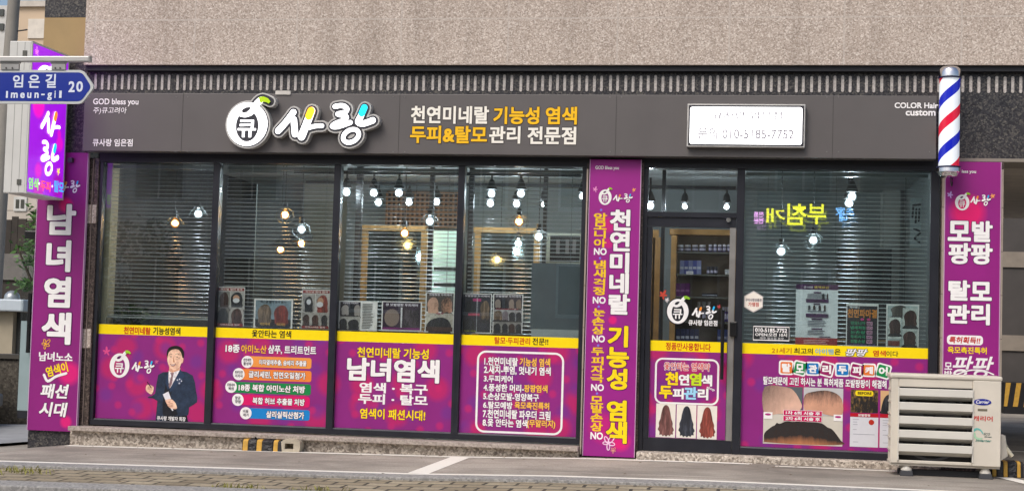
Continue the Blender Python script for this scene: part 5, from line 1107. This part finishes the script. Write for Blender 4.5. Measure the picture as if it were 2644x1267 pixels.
for px in (598, 1346):
    for yy in (AY0 + .06, AY1 - .06):
        xx = cx(px); g0 = gz(xx); ft = fin('rubber_foot', MB().add([(xx + sx * a, yy + sy * a, z) for a, z in ((.055, g0), (.048, Z0 - .062)) for sx, sy in ((-1, -1), (1, -1), (1, 1), (-1, 1))], [(0, 1, 2, 3), (4, 5, 6, 7), (0, 1, 5, 4), (1, 2, 6, 5), (2, 3, 7, 6), (3, 0, 4, 7)]), mat('grey_rubber', '#3a3c40', .7), t, bev=.006)
        fin('foot_cap', MB().lathe((xx, yy, Z0 - .0615), [(.046, 0), (.046, .012), (.036, .022), (.028, .040)], 16), IVL, ft, sm=True)
fin('base_rail', MB().box(cx(560), cx(1400), AY0 + .10, AY0 + .16, gz(1.6) + .004, gz(1.6) + .05), mat('dark_rail', '#26282c', .6), t)
vx = lambda x, y, yy=-.55: at(2180 + x / 3.662, 930 + y / 3.662, yy)
cv = MB(); pts = [vx(1468, 700), vx(1500, 695), vx(1522, 735), vx(1520, 800), vx(1540, 900), vx(1470, 945)]
pc = Plane((0, -.50, 0)); cv.prism(pc, [(p.x, p.z) for p in pts], 0, .10); fin('valve_cover', cv, IV, t, bev=.008)
fin('pipe', MB().tube(smooth([tuple(vx(*p)) for p in ((1500, 710), (1512, 790), (1545, 850), (1588, 905))], 4), .022, 10, .019), mat('ivory_pipe_wrap', '#d8d0b8', .6), t, sm=True)

# ================================================================ wheel stops on the ground
YEL = mat('worn_yellow_paint', '#c79a3c', .6, var=.15, scale=20, grime=.3)
q = NT('crinkled_black_film'); p_ = q.geo(); nz = q.noise(p_, 28, 4, .6); q.col(lin('#1a1a1d')); q.set(Roughness=.22); q.bump(nz, .8, .02); FILMB = q.m
def stop(label, px0, px1, yb, h, y0, y1, ang=0):
    x0, x1 = at(px0, yb, y0).x, at(px1, yb, y0).x; g0 = gz((x0 + x1) / 2)
    t = thing('wheel_stop', label, 'wheel stop', ((x0 + x1) / 2, (y0 + y1) / 2, g0), 'striped wheel stops on the parking lot')
    prof = [(y0, 0), (y0 + .012, h * .85), (y0 + .03, h), (y1 - .02, h), (y1, h * .8), (y1, 0)]
    def seg(name, a, b, m, gro=0):
        k = len(prof); cy, cz_ = (y0 + y1) / 2, h / 2
        ps = [(cy + (y - cy) * (1 + gro), g0 + max(0.002, cz_ + (z - cz_) * (1 + gro))) for y, z in prof]
        return fin(name, MB().add([(a, y, z) for y, z in ps] + [(b, y, z) for y, z in ps], [(j, (j + 1) % k, k + (j + 1) % k, k + j) for j in range(k)] + [tuple(range(k))[::-1], tuple(range(k, 2 * k))]), m, t, bev=.004)
    seg('block', x0, x1, mat('black_rubber', '#16151a', .6)); L = x1 - x0
    for a, b in ((.02, .15), (.37, .50), (.79, .90)): seg('yellow_band', x0 + L * a, x0 + L * b, YEL, .06)
    for a, b in ((.17, .36), (.51, .77)): seg('film_wrap', x0 + L * a, x0 + L * b, FILMB, .10)
    fin('film_flap', MB().add([(x0 + L * .28, y0 + .05, g0 + h), (x0 + L * .36, y0 + .06, g0 + h), (x0 + L * .29, y0 + .03, g0 + h + .035), (x0 + L * .70, y0 + .05, g0 + h), (x0 + L * .8, y0 + .05, g0 + h), (x0 + L * .68, y0 + .02, g0 + h + .018)], [(0, 1, 2), (3, 4, 5)]), FILMB, t, rec=False)
stop('yellow and black wheel stop wrapped in black film below the second window', 624, 727, 1155, .105, -.25, -.115)
stop('yellow and black wheel stop lying behind the right end of the outdoor unit', 2560, 2644, 1228, .13, -.50, -.34)
xa, xb = at(726, 1150, -.24).x, at(776, 1150, -.24).x; g0 = gz(xa)
pw = Plane((0, -.25, 0)); hh = .125
outer = [(xa + .012, g0), (xb - .015, g0), (xb, g0 + hh * .35), (xb - .005, g0 + hh * .8), (xb - .03, g0 + hh), (xa + .03, g0 + hh * .95), (xa, g0 + hh * .78)]
mb = MB(); n = 28; io = []
def resample(pts, n):
    L = [0]; P_ = pts + [pts[0]]
    for a, b in zip(P_, P_[1:]): L.append(L[-1] + math.dist(a, b))
    out = []
    for i in range(n):
        d = L[-1] * i / n; k = max(j for j in range(len(pts)) if L[j] <= d); f_ = (d - L[k]) / (L[k + 1] - L[k]); out.append((P_[k][0] + (P_[k + 1][0] - P_[k][0]) * f_, P_[k][1] + (P_[k + 1][1] - P_[k][1]) * f_))
    return out
oo = resample(outer, n); mx_, mz_ = xa + (xb - xa) * .42, g0 + hh * .45
ii = [(mx_ + max(-.042, min(.042, (a - mx_) * .8)), mz_ + max(-.026, min(.026, (z - mz_) * .8))) for a, z in oo]
vs = [(a, -.25, z) for a, z in oo] + [(a, -.25, z) for a, z in ii] + [(a, -.12, z) for a, z in oo] + [(a, -.14, z) for a, z in ii]; fs = []
for i in range(n):
    j = (i + 1) % n; fs += [(i, j, n + j, n + i), (i, 2 * n + i, 2 * n + j, j), (n + i, n + j, 3 * n + j, 3 * n + i)]
fs += [tuple(range(3 * n, 4 * n)), tuple(range(2 * n, 3 * n))]
t = fin('concrete_block', MB().add(vs, fs), mat('cream_concrete', '#b5ab98', .85, var=.12, scale=20, grime=.25, bump=.3), label='small cream concrete block with a dark square hole beside the wheel stop', cat='block')
dh = MB(); dh.box(mx_ - .042, mx_ + .042, -.139, -.136, mz_ - .026, mz_ + .026); fin('hole', dh, mat('dark_cavity', '#242426', .7), t)
o_ = bpy.data.objects; 

# ================================================================ projecting light box on the left
SX0, SX1, SY0, SY1, SZ0, SZ1 = -6.93, -6.705, -.90, -.13, 2.32, 3.735
ps = Plane((SX1, 0, 0), (0, 1, 0))
t = thing('projecting_sign', 'glowing violet light-box sign with white brush letters projecting from the left corner', 'sign', ((SX0 + SX1) / 2, (SY0 + SY1) / 2, SZ0))
WH = mat('white_sign_metal', '#cfcfca', .45, var=.04, scale=4, grime=.12)
fin('housing', MB().box(SX0, SX1 - .012, SY0, SY1, SZ0, SZ1), WH, t, bev=.008)
e = MB()
for a, b in ((SY0, SY0 + .018), (SY1 - .018, SY1)): e.box(SX1 - .0115, SX1, a, b, SZ0, SZ1)
e.box(SX1 - .0115, SX1, SY0 + .0185, SY1 - .0185, SZ0, SZ0 + .018).box(SX1 - .0115, SX1, SY0 + .0185, SY1 - .0185, SZ1 - .018, SZ1)
fin('face_frame', e, WH, t)
for xx in (SX0 + .075, SX0 + .15): fin('panel_seam', MB().box(xx, xx + .004, SY0 - .001, SY0 + .001, SZ0 + .01, SZ1 - .01), mat('seam_grey', '#8a8a86', .6), t)
for zz in (at(47, 138, SY0).z, at(51, 470, SY0).z):
    fin('latch', MB().box(SX0 + .135, SX0 + .175, SY0 - .008, SY0 - .0012, zz - .025, zz + .025), mat('seam_dark', '#55554f', .5), t)
su = lambda px, py: ps.uv(px, py)
def sblob(px, py, r, c, a=1.0): q_ = su(px, py); return (q_[0], q_[1], r, c, a, 1)
facem = vinyl('violet_lit_film', '#8c10c0', [sblob(101, 272, .14, '#e80ca8', .95), sblob(155, 372, .09, '#c810b0', .9), sblob(154, 347, .05, '#c810b0', .8), sblob(100, 440, .09, '#c810b0', .8), sblob(100, 492, .12, '#b01090', .7), sblob(150, 480, .14, '#8a0c88', .8)], emission=.85)
fin('lit_face', MB().plate(ps, (SY0 + .0185, SZ0 + .0185, SY1 - .0185, SZ1 - .0185), -.004), facem, t, rec=False)
LW = emit('lit_white_print', '#ffffff', .95)
# brush letters set one above the other
def brush(key, src, b):
    f, sx, sy = lmap(ps, b, src); sc = (sx + sy) / 2; mb = MB()
    for k, (pts, wd) in enumerate(BRUSH[key]):
        cl = len(pts) > 20; q_ = [f(*p) for p in pts]
        mb.ring(ps, q_, wd * sc, .001) if cl else mb.stroke(ps, q_, wd * sc, .001 + k * .001, sub=3)
    fin('brush_lettering', mb, LW, t, rec=False)
    pts, wd = TIPS[key]; fin('coloured_tip', MB().stroke(ps, [f(*p) for p in pts], wd * sc, .008), emit('lit_orange_print', '#f08830', .8) if key == 'sa' else emit('lit_cyan_print', '#20c8f0', .8), t, rec=False)
brush('sa', (808, 522, 1470, 962), (104, 284, 156, 353)); brush('rang', (1510, 468, 2150, 1005), (102, 364, 152, 454))
emblem(ps, (92, 158, 150, 258), None, t, .001, LW, LW, leaf='#a0d030')
butterfly(ps, (95, 135), 24, emit('lit_pink_print', '#e888e0', .8), t, .002, 60, outline=True); butterfly(ps, (150, 444), 22, emit('lit_yellow_print', '#f0d850', .8), t, .002, 20)
for s, b, c in (('염색', (73, 459, 98.5, 489), '#78d060'), ('두피', (105, 467, 130, 494), '#f05058'), ('탈모', (139.5, 468, 164, 497), '#38a0f0')): text(ps, s, b, emit('lit_' + c[1:] + '_print', c, .85), t, .002, .035)
mb = MB()
for c in ((101, 474), (134.5, 481)): mb.ellipse(ps, su(*c), .012, .012, .002, n=10)
fin('bullet_dots', mb, LW, t, rec=False)
fin('bracket', MB().box(-6.86, -6.80, SY1 + .0005, -.045, SZ1 - .3, SZ1 - .24).box(-6.86, -6.80, SY1 + .0005, -.045, SZ0 + .24, SZ0 + .3), mat('dark_bracket', '#3c3c3e', .5), t)
fin('cable_box', MB().box(at(178, 413, -.1).x, at(189, 413, -.1).x, -.13, -.085, at(184, 420, -.1).z, at(184, 408, -.1).z), mat('dark_bracket', '#3c3c3e', .5), t)

# ================================================================ street-name sign in the foreground
NY = -4.0
pn = Plane((0, NY, 0)); n0 = at(0, 224, NY)
xr = at(244, 224, NY).x; xs = at(212, 224, NY).x; zt, zb0 = at(100, 181, NY).z, at(100, 268, NY).z; zm = (zt + zb0) / 2; xl = at(-150, 224, NY).x
t = thing('street_name_sign', 'blue arrow-shaped street sign with white lettering hanging from a pale arm', 'sign', (xl - .9, NY, -.14))
def arrow(e): r = .03; return smooth_corner([(xl + e, zb0 + e), (xs - e * .2, zb0 + e), (xr - e * 1.25, zm), (xs - e * .2, zt - e), (xl + e, zt - e)], r)
def smooth_corner(pts, r):
    out = []; n = len(pts)
    for i in range(n):
        a, b, c = V((*pts[i - 1], 0)), V((*pts[i], 0)), V((*pts[(i + 1) % n], 0)); d0, d1 = (a - b).normalized(), (c - b).normalized(); A, B = b + d0 * r, b + d1 * r
        for k in range(6): s_ = k / 5; p = A * (1 - s_) ** 2 + b * 2 * s_ * (1 - s_) + B * s_ ** 2; out.append((p.x, p.y))
    return out
fin('plate', MB().prism(pn, arrow(0), -.02, 0), mat('white_plate', '#c8ccca', .4, var=.03), t)
fin('blue_field', MB().prism(pn, arrow(.018), .0005, .002), mat('sign_blue', '#0c2c94', .35, var=.03), t)
SW = ink('#dfe6f4')
for s, b in (('임', (34, 194, 60, 226)), ('은', (74, 194, 103, 227)), ('길', (118, 192, 145, 227))): text(pn, s, b, SW, t, .003, .03)
for s, b in (('I', (16.5, 236, 20.5, 253)), ('m', (29, 240, 46, 253)), ('e', (53, 240, 64, 253.5)), ('u', (71, 240, 81, 253.5)), ('n', (90, 240, 100, 253)), ('-', (107.5, 243, 115.5, 246)), ('g', (123, 240, 134, 259)), ('i', (141.5, 235, 144, 253)), ('l', (154, 235, 159, 253))): text(pn, s, b, SW, t, .003, .04)
for s, b in (('2', (178, 211, 193, 238)), ('0', (198, 211, 214, 237))): text(pn, s, b, SW, t, .003, .04)
ARM = mat('pale_grey_arm', '#bdbcb8', .4, .3, var=.05)
za_, zb2 = at(120, 146, NY).z, at(120, 161, NY).z; xe = at(233, 153, NY).x
fin('arm', MB().box(xl - .9, xe, NY - .02, NY + .02, zb2, za_), ARM, t, bev=.008)
fin('arm_cap', MB().box(xe + .0005, xe + .004, NY - .022, NY + .022, zb2 - .002, za_ + .002), ARM, t)
for a, b in ((4, 50), (134, 170)):
    x0, x1 = at(a, 170, NY).x, at(b, 170, NY).x; zh = at(100, 166, NY).z
    br = fin('hanger', MB().box(x0, x1, NY - .008, NY + .008, zt + .001, zh), mat('galvanised', '#9c9c9a', .45, .5), t)
    fin('hanger_bar', MB().tube([(x0 - .008, NY, zh + .008), (x1 + .008, NY, zh + .008)], .007, 8), ARM, br); fin('bolt', MB().ellipse(pn, (x0 + (x1 - x0) * .3, zt + .012), .006, .006, .0085, .012, n=8).ellipse(pn, (x0 + (x1 - x0) * .65, zt + .012), .006, .006, .0085, .012, n=8), mat('dark_bolt', '#3c3a38', .5), br)
fin('pole', MB().tube([(xl - .9, NY, -.14), (xl - .9, NY, za_ + .25)], .045, 14), ARM, t, sm=True)

# ================================================================ side entrance and street on the left
GD = glass('frosted_door_glass', (.9, .93, .93), 1.5)
dy = .55
t = thing('side_glass_door', 'glass side door with pale frosted lower half and a long black handle left of the purple pillar', 'door', at(66, 1070, dy))
a = Plane((0, dy, 0)).box((52, 590, 86, 1062)); fin('pane', MB().box(a[0], a[2], dy, dy + .01, a[1], a[3]), GD, t)
a = Plane((0, dy, 0)).box((50, 828, 84, 1059)); fin('frosted_film', MB().box(a[0], a[2], dy - .003, dy - .001, a[1], a[3]), mat('frosted_pale_film', '#8fa3a6', .6, var=.05), t)
a = Plane((0, dy, 0)).box((46, 1060, 82, 1079)); fin('bottom_rail', MB().box(a[0], a[2], dy - .01, dy + .03, a[1], a[3]), FRAME, t)
a = Plane((0, dy, 0)).box((77, 757, 84, 910)); fin('handle', MB().box(a[0], a[2], dy - .06, dy - .03, a[1], a[3]), mat('black_handle', '#18181a', .3), t)
a = Plane((0, dy, 0)).box((67, 596, 98, 617)); fin('door_closer', MB().box(a[0], a[2], dy - .03, dy - .001, a[1], a[3]), mat('black_plastic', '#141416', .3), t, bev=.008)
def facing(y): return Plane((0, y, 0))
BLK_ = granite('block_wall_stone', [(.2, lin('#3c3934')), (.6, lin('#57534b')), (.9, lin('#767166'))], 40, .9, .4, seams=[(2, .19, .02), (0, .4, .1)])
a = facing(3).box((-40, 925, 90, 1090)); fin('block_wall', MB().box(a[0] - 4, a[2], 3, 3.25, -.3, a[3]), BLK_, label='low dark concrete block wall at the left edge beside the side door', cat='wall')
a = facing(3).box((-40, 905, 70, 925)); fin('wall_coping', MB().box(a[0] - 4, a[2] + .02, 2.97, 3.28, facing(3).box((-40, 925, 70, 930))[3], facing(3).box((-40, 925, 70, 930))[3] + .05), mat('dark_coping', '#4b4842', .8), bpy.data.objects['block_wall'])
b6 = facing(6).box((-60, 800, 46, 930)); t = thing('booth', 'beige booth with a pale blue-white roof edge behind the block wall', 'booth', (b6[0], 6, -.3))
fin('booth_wall', MB().box(b6[0] - 1, facing(6).uv(33, 850)[0], 6, 8, -.3, b6[3] - .02), mat('beige_booth', '#a39a86', .7, var=.06), t)
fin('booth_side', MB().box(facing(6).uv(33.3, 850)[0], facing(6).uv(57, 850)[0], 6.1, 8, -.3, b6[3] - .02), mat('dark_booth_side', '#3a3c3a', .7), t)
fin('booth_roof', MB().box(b6[0] - 1, facing(6).uv(78, 790)[0], 5.8, 8.2, facing(6).uv(20, 803)[1], facing(6).uv(20, 772)[1]), mat('pale_roof_metal', '#bcc8d0', .45, var=.05), t, bev=.02)
c = at(31, 770, 6.9); t = thing('round_globe', 'silver-grey dome-shaped ventilator on the booth roof', 'ventilator', (c.x, 6.9, facing(6.9).uv(31, 785)[1])); rr_ = 22 / FPX * 20.9
fin('dome', MB().ball((c.x, 6.9, c.z), rr_, 20, 10), mat('dull_silver', '#a4aaae', .3, .6), t, sm=True); fin('dome_neck', MB().lathe((c.x, 6.9, c.z - rr_ - .08), [(rr_ * .7, 0), (rr_ * .6, .12)], 16), mat('dull_silver', '#a4aaae', .3, .6), t)
a = facing(12).box((-60, 564, 110, 940)); t = thing('timber_fence', 'tall dark weathered board fence below the cream house', 'fence', (a[0], 12, -.35)); mb = MB(); x = a[0] - 3; zmid0, zmid1 = facing(12).uv(20, 722)[1], facing(12).uv(20, 655)[1]; rz = random.Random(4)
while x < a[2]: wv = rz.uniform(.12, .2); mb.box(x, x + wv - .008, 12, 12.03 + rz.uniform(0, .02), zmid1 + .002, a[3] + rz.uniform(-.03, .06)); x += wv
fin('boards', mb, mat('weathered_boards', '#39332d', .8, var=.45, scale=3, grime=.4), t)
fin('concrete_band', MB().box(a[0] - 3, a[2], 11.95, 12.1, zmid0, zmid1), mat('grey_band', '#6f6c68', .8, grime=.3), t); fin('lower_wall', MB().box(a[0] - 3, a[2], 12.0, 12.12, -.4, zmid0 - .002), mat('dark_lower_wall', '#35302b', .8, var=.3, grime=.3), t)
# houses behind
SID = NT('cream_siding'); p_ = SID.geo(); sx = SID.n('SeparateXYZ'); SID.l(p_, sx.inputs[0]); fq = SID.math('FRACT', SID.math('DIVIDE', sx.outputs[2], .42))
SID.col(SID.mix(SID.math('LESS_THAN', fq, .05), SID.mix(SID.ramp(SID.noise(p_, 1.2, 4), [(.3, 0.0), (.7, 1.0)]), lin('#b9b0a4'), lin('#c8c0b4')), lin('#8d857b'))); SID.set(Roughness=.8)
a = facing(16).box((-60, 480, 104, 566)); t = thing('siding_house', 'cream house with horizontal siding and a small white window below the violet sign', 'house', (a[0], 16, 0))
zt_ = facing(16).uv(50, 150)[1]
fin('house_wall', MB().box(a[0] - 4, a[2], 16, 20, facing(16).uv(50, 575)[1] - .3, zt_), SID.m, t)
wb = facing(16).box((37, 508, 70, 545)); wf = fin('window', MB().box(wb[0], wb[2], 15.97, 15.999, wb[1], wb[3]), mat('white_window_frame', '#c9c9c4', .5), t)
for i in range(2): xx = wb[0] + .05 + i * (wb[2] - wb[0] - .06) / 2; fin('pane', MB().box(xx, xx + (wb[2] - wb[0]) / 2 - .07, 15.96, 15.969, wb[1] + .06, wb[3] - .06), mat('dark_pane', '#3c403e', .1), wf)
PEACH = mat('peach_render', '#c9b49a', .8, var=.06, scale=1)
a = facing(22).box((43, 4, 130, 115)); t = thing('peach_house', 'peach-cream tall house behind the violet sign at the top left', 'house', (a[0], 22, 0))
fin('house_wall', MB().box(a[0], a[2], 22, 26, 0, a[3] - .15), PEACH, t); fin('roof_edge', MB().box(a[0] - .1, a[2] + .1, 21.9, 26, a[3] - .149, a[3]), mat('pale_roof_edge', '#bfb8ae', .7), t); wb = facing(22).box((74, 50, 118, 100)); fin('pale_panel', MB().box(wb[0], wb[2], 21.96, 21.999, wb[1], wb[3]), mat('pale_wall_panel', '#d3ccc0', .8), t)
a = facing(26).box((-80, 15, 18, 160)); t = thing('white_house', 'white house with dark windows at the top left edge, left of the utility pole', 'house', (a[0], 26, 0)); fin('house_wall', MB().box(a[0], a[2], 26, 30, 0, a[3]), mat('white_render', '#c4c4c0', .8, var=.05), t)
for y0 in (25, 62): wb = facing(26).box((0, y0, 11, y0 + 17)); fin('window', MB().box(wb[0], wb[2], 25.95, 25.999, wb[1], wb[3]), mat('dark_pane', '#3c403e', .1), t)
c1, c2 = at(36, 0, 9), at(5, 430, 9); d_ = (c1 - c2); top = c1 + d_ * .3; bot = c2 - d_ * ((c2.z + .3) / d_.z)
t = thing('utility_pole', 'grey concrete utility pole leaning slightly at the top left edge', 'utility pole', bot)
fin('shaft', MB().tube([bot, top], .16, 18, .09), mat('pole_concrete', '#8c8880', .8, var=.08, grime=.25), t, sm=True)
for z_ in (.62, .5): p = bot.lerp(top, z_ + .2); fin('step_bolt', MB().tube([p + V((.08, 0, 0)), p + V((.28, -.02, .02))], .012, 6), mat('dark_bolt', '#3c3a38', .5), t)
t = thing('garden_tree', 'leafy green tree half hidden behind the purple left pillar', 'tree', (at(92, 900, 7).x, 7, -.2)); c = at(92, 650, 7)
fin('trunk', MB().tube([(c.x + .1, 7, -.25), (c.x + .05, 7, 1.4), (c.x, 7, 2.6)], .09, 8, .04), mat('bark', '#4a4036', .9), t); fin('limb', MB().tube([(c.x + .05, 7, 1.5), (c.x - .25, 6.9, 2.2)], .03, 6, .012).tube([(c.x + .04, 7, 1.8), (c.x + .3, 7, 2.6)], .03, 6, .012), mat('bark', '#4a4036', .9), t)
cr = MB(); rr = random.Random(9)
for _ in range(900):
    k = rr.choice([(.06, 2.5, .16, .14), (.0, 2.2, .18, .1), (.02, 1.95, .2, .09), (-.06, 1.65, .2, .07), (.4, 2.2, .3, .4), (.12, 2.7, .14, .12)])
    p = V((c.x + k[0] + rr.gauss(0, k[2] * .5), 7 + rr.gauss(0, .2), k[1] + rr.gauss(0, k[3] * .6))); a_ = V((rr.gauss(-.3, 1), rr.gauss(0, 1), rr.gauss(-.2, .5))).normalized(); b_ = a_.cross(V((rr.gauss(0, 1), rr.gauss(0, 1), rr.gauss(0, 1)))).normalized(); l = rr.uniform(.06, .13)
    cr.add([p, p + a_ * l * .45 + b_ * l * .2, p + a_ * l, p + a_ * l * .45 - b_ * l * .2], [(0, 1, 2, 3)])
fin('crown', cr, mat('bright_leaf_green', '#4c6e34', .55, var=.5, scale=6), t, rec=False)
# side ramp kerb
fin('ramp', MB().add([(-7.6, .1, gz(-7.4) + .02), (-9.5, -.1, -.13), (-9.5, 2.6, -.10), (-7.0, 2.6, -.02), (-7.02, .92, -.06)], [(0, 1, 2, 3, 4)]), mat('bluish_ramp', '#9a9c9e', .8, grime=.3), kind='structure', rec=False)
t = fin('guard_post', MB().box(at(2592, 1020, 11.3).x, at(2690, 1020, 11.3).x, 11.3, 11.9, gz(3), at(2620, 988, 11.3).z), mat('black_rubber', '#16151a', .6), label='black and yellow striped corner guard at the back of the open parking bay', cat='corner guard')
pg = Plane((0, 11.299, 0)); u = pg.box((2592, 988, 2690, 1050)); mb = MB(); ln = u[2] - u[0]
for i in range(4): xx = u[0] + ln * (i * .28 - .04); mb.prism(pg, [(max(u[0], xx), u[1] + .002), (xx + ln * .13, u[1] + .002), (min(u[2], xx + ln * .22), u[3] - .002), (max(u[0], xx + ln * .09), u[3] - .002)], .001, .006)
fin('yellow_stripe', mb, YEL, t)
# dark car half out of the frame on the left
cxr = at(9, 1040, 2.5).x
t = thing('parked_car', 'dark car of which only the rounded rear end shows at the left edge', 'car', (cxr - 2, 1.5, gz(cxr - 1)))
g_ = gz(cxr - 1); prof = [(0, .32), (.02, .62), (-.03, .80), (-.18, .92), (-.5, 1.0), (-.95, 1.40), (-2.6, 1.44), (-3.3, 1.02), (-4.2, .86), (-4.3, .4), (-4.2, .25), (-.1, .22)]
mb = MB(); k = len(prof); sec = [(0.75, .94), (0.86, .98), (1.2, 1.0), (1.9, 1.0), (2.35, .98), (2.5, .94)]
vs = [(cxr + x * s_ - (1 - s_) * 2, y, g_ + .2 + (z - .2) * s_) for y, s_ in sec for x, z in prof]; fs = [(i * k + j, i * k + (j + 1) % k, (i + 1) * k + (j + 1) % k, (i + 1) * k + j) for i in range(len(sec) - 1) for j in range(k)] + [tuple(range(k)), tuple(range(len(sec) * k - k, len(sec) * k))]
fin('body', mb.add(vs, fs), mat('dark_car_paint', '#1c1e22', .15, .3, var=.03), t, sm=True)
for wx in (-.85, -3.4):
    for wy in (.72, 2.36):
        tr = MB(); tr.tube([(cxr + wx, wy, g_ + .31), (cxr + wx, wy + .2, g_ + .31)], .31, 24); wl = fin('wheel', tr, mat('black_rubber', '#16151a', .6), t, sm=True); rm = MB(); rm.tube([(cxr + wx, wy - .005, g_ + .31), (cxr + wx, wy + .1, g_ + .31)], .2, 20); fin('rim', rm, CHR, wl, sm=True)
fin('bumper', MB().box(cxr - .12, cxr + .03, .8, 2.45, g_ + .3, g_ + .45), mat('grey_bumper', '#74767a', .4), t, bev=.03)

# ================================================================ across the street: what the glass reflects
DB = mat('brick_brown_wall', '#a8927f', .85, var=.2, scale=1.5); LB = mat('grey_render_wall', '#e2dccf', .85, var=.1, scale=.6)
def block(label, x0, x1, y0, y1, h, m, rows, cols, win='#2e3438'):
    t = thing('town_block', label, 'building', ((x0 + x1) / 2, y1, -.2)); fin('block_wall_face', MB().box(x0, x1, y0, y1, -.3, h), m, t); fin('parapet', MB().box(x0 - .1, x1 + .1, y0 - .1, y1 + .1, h + .001, h + .35), mat('pale_parapet', '#7d7973', .8), t)
    for r in range(rows):
        for c_ in range(cols):
            xx = x0 + (x1 - x0) * (c_ + .5) / cols; zz = 1.6 + r * 2.9
            f_ = fin('window', MB().box(xx - .75, xx + .75, y1 + .001, y1 + .06, zz - .1, zz + 1.4), mat('white_window_frame', '#c9c9c4', .5), t); fin('pane', MB().box(xx - .68, xx - .03, y1 + .061, y1 + .07, zz, zz + 1.3).box(xx + .03, xx + .68, y1 + .061, y1 + .07, zz, zz + 1.3), mat('dark_pane', '#3c403e', .1), f_)
    return t
block('grey rendered apartment block across the street, mirrored in the left windows', -26, -12.5, -34, -26, 8.6, LB, 3, 5)
block('brown brick shop block across the street, mirrored in the middle windows', -12, 2.5, -36, -27, 7.8, DB, 2, 5)
block('dark two-storey eatery across the street, mirrored in the right window', 3, 16, -35, -25, 7.6, mat('dark_eatery_wall', '#3a3738', .8, var=.1), 1, 0)
for i, (x, y, h) in enumerate(((-15.8, -20.5, 3.1), (-18.6, -21.5, 3.6))):
    t = thing('street_tree', ('smaller' if i == 0 else 'larger') + ' street tree across the road, mirrored in the first window', 'tree', (x, y, -.14), 'street trees across the road')
    fin('trunk', MB().tube([(x, y, -.2), (x + .1, y, h * .45), (x - .05, y, h * .8)], .16, 10, .05), mat('bark', '#4a4036', .9), t); fin('limb', MB().tube([(x + .1, y, h * .4), (x + .9, y + .2, h * .7)], .06, 6, .02).tube([(x + .1, y, h * .45), (x - .8, y - .3, h * .75)], .06, 6, .02), mat('bark', '#4a4036', .9), t)
    cr = MB(); rr = random.Random(20 + i); cl = [(rr.gauss(0, .9), rr.gauss(0, .8), h * rr.uniform(.45, .98), rr.uniform(.45, .85)) for _ in range(14)]
    for _ in range(2600):
        k = rr.choice(cl); d = V((rr.gauss(0, 1), rr.gauss(0, 1), rr.gauss(0, 1))).normalized() * k[3] * rr.random() ** .4; p = V((x + k[0], y + k[1], k[2])) + d
        a_ = V((rr.gauss(0, 1), rr.gauss(0, 1), rr.gauss(0, .7))).normalized(); b_ = a_.cross(V((rr.gauss(0, 1), rr.gauss(0, 1), rr.gauss(0, 1)))).normalized(); l = rr.uniform(.1, .2); cr.add([p, p + a_ * l * .45 + b_ * l * .3, p + a_ * l, p + a_ * l * .45 - b_ * l * .3], [(0, 1, 2, 3)])
    fin('crown', cr, DGREEN, t, rec=False)
# neon lettering on the eatery, seen mirrored in the right window
MY = 24.85                                                     # its mirror image stands this far behind the glass
pm = Plane((0, MY, 0)); ub = pm.box((1975, 515, 2215, 600))
pr = Plane((0, -MY, 0), (-1, 0, 0))                            # the real board faces the shop
t = thing('neon_sign', 'yellow, blue and pink neon lettering across the street, mirrored in the right window', 'sign', ((ub[0] + ub[2]) / 2, -MY, ub[1]))
fin('backing', MB().box(ub[0] - .2, ub[2] + .2, -MY - .12, -MY - .05, ub[1] - .1, ub[3] + .2), mat('black_sign_board', '#0c0c0e', .6), t)
def neon(s, b, m, bold): u = pm.box(b); text(pr, s, None, m, t, .0, bold, uv=(-u[2], u[1], -u[0], u[3]), name='neon_lettering')
NY_, NB_, NP_ = emit('yellow_neon', '#d8d818', 6), emit('blue_neon', '#70b8ff', 6), emit('pink_neon', '#e8a0e8', 6)
for s, b in (('부', (2085, 526, 2133, 578)), ('침', (2033, 525, 2083, 580)), ('개', (1979, 537, 2028, 574))): neon(s, b, NY_, .012)
neon('초家', (2158, 534, 2206, 556), NB_, .01); neon('네', (2168, 555, 2188, 572), NB_, .01); neon('전통', (1946, 546, 1972, 560), NP_, .02); neon('전문', (1946, 562, 1972, 576), NP_, .02)
# the photographer's side of the street: a parked car mirrored low in the fourth window is left to the road
bpy.data.objects.remove(_to); bpy.data.curves.remove(_tc)
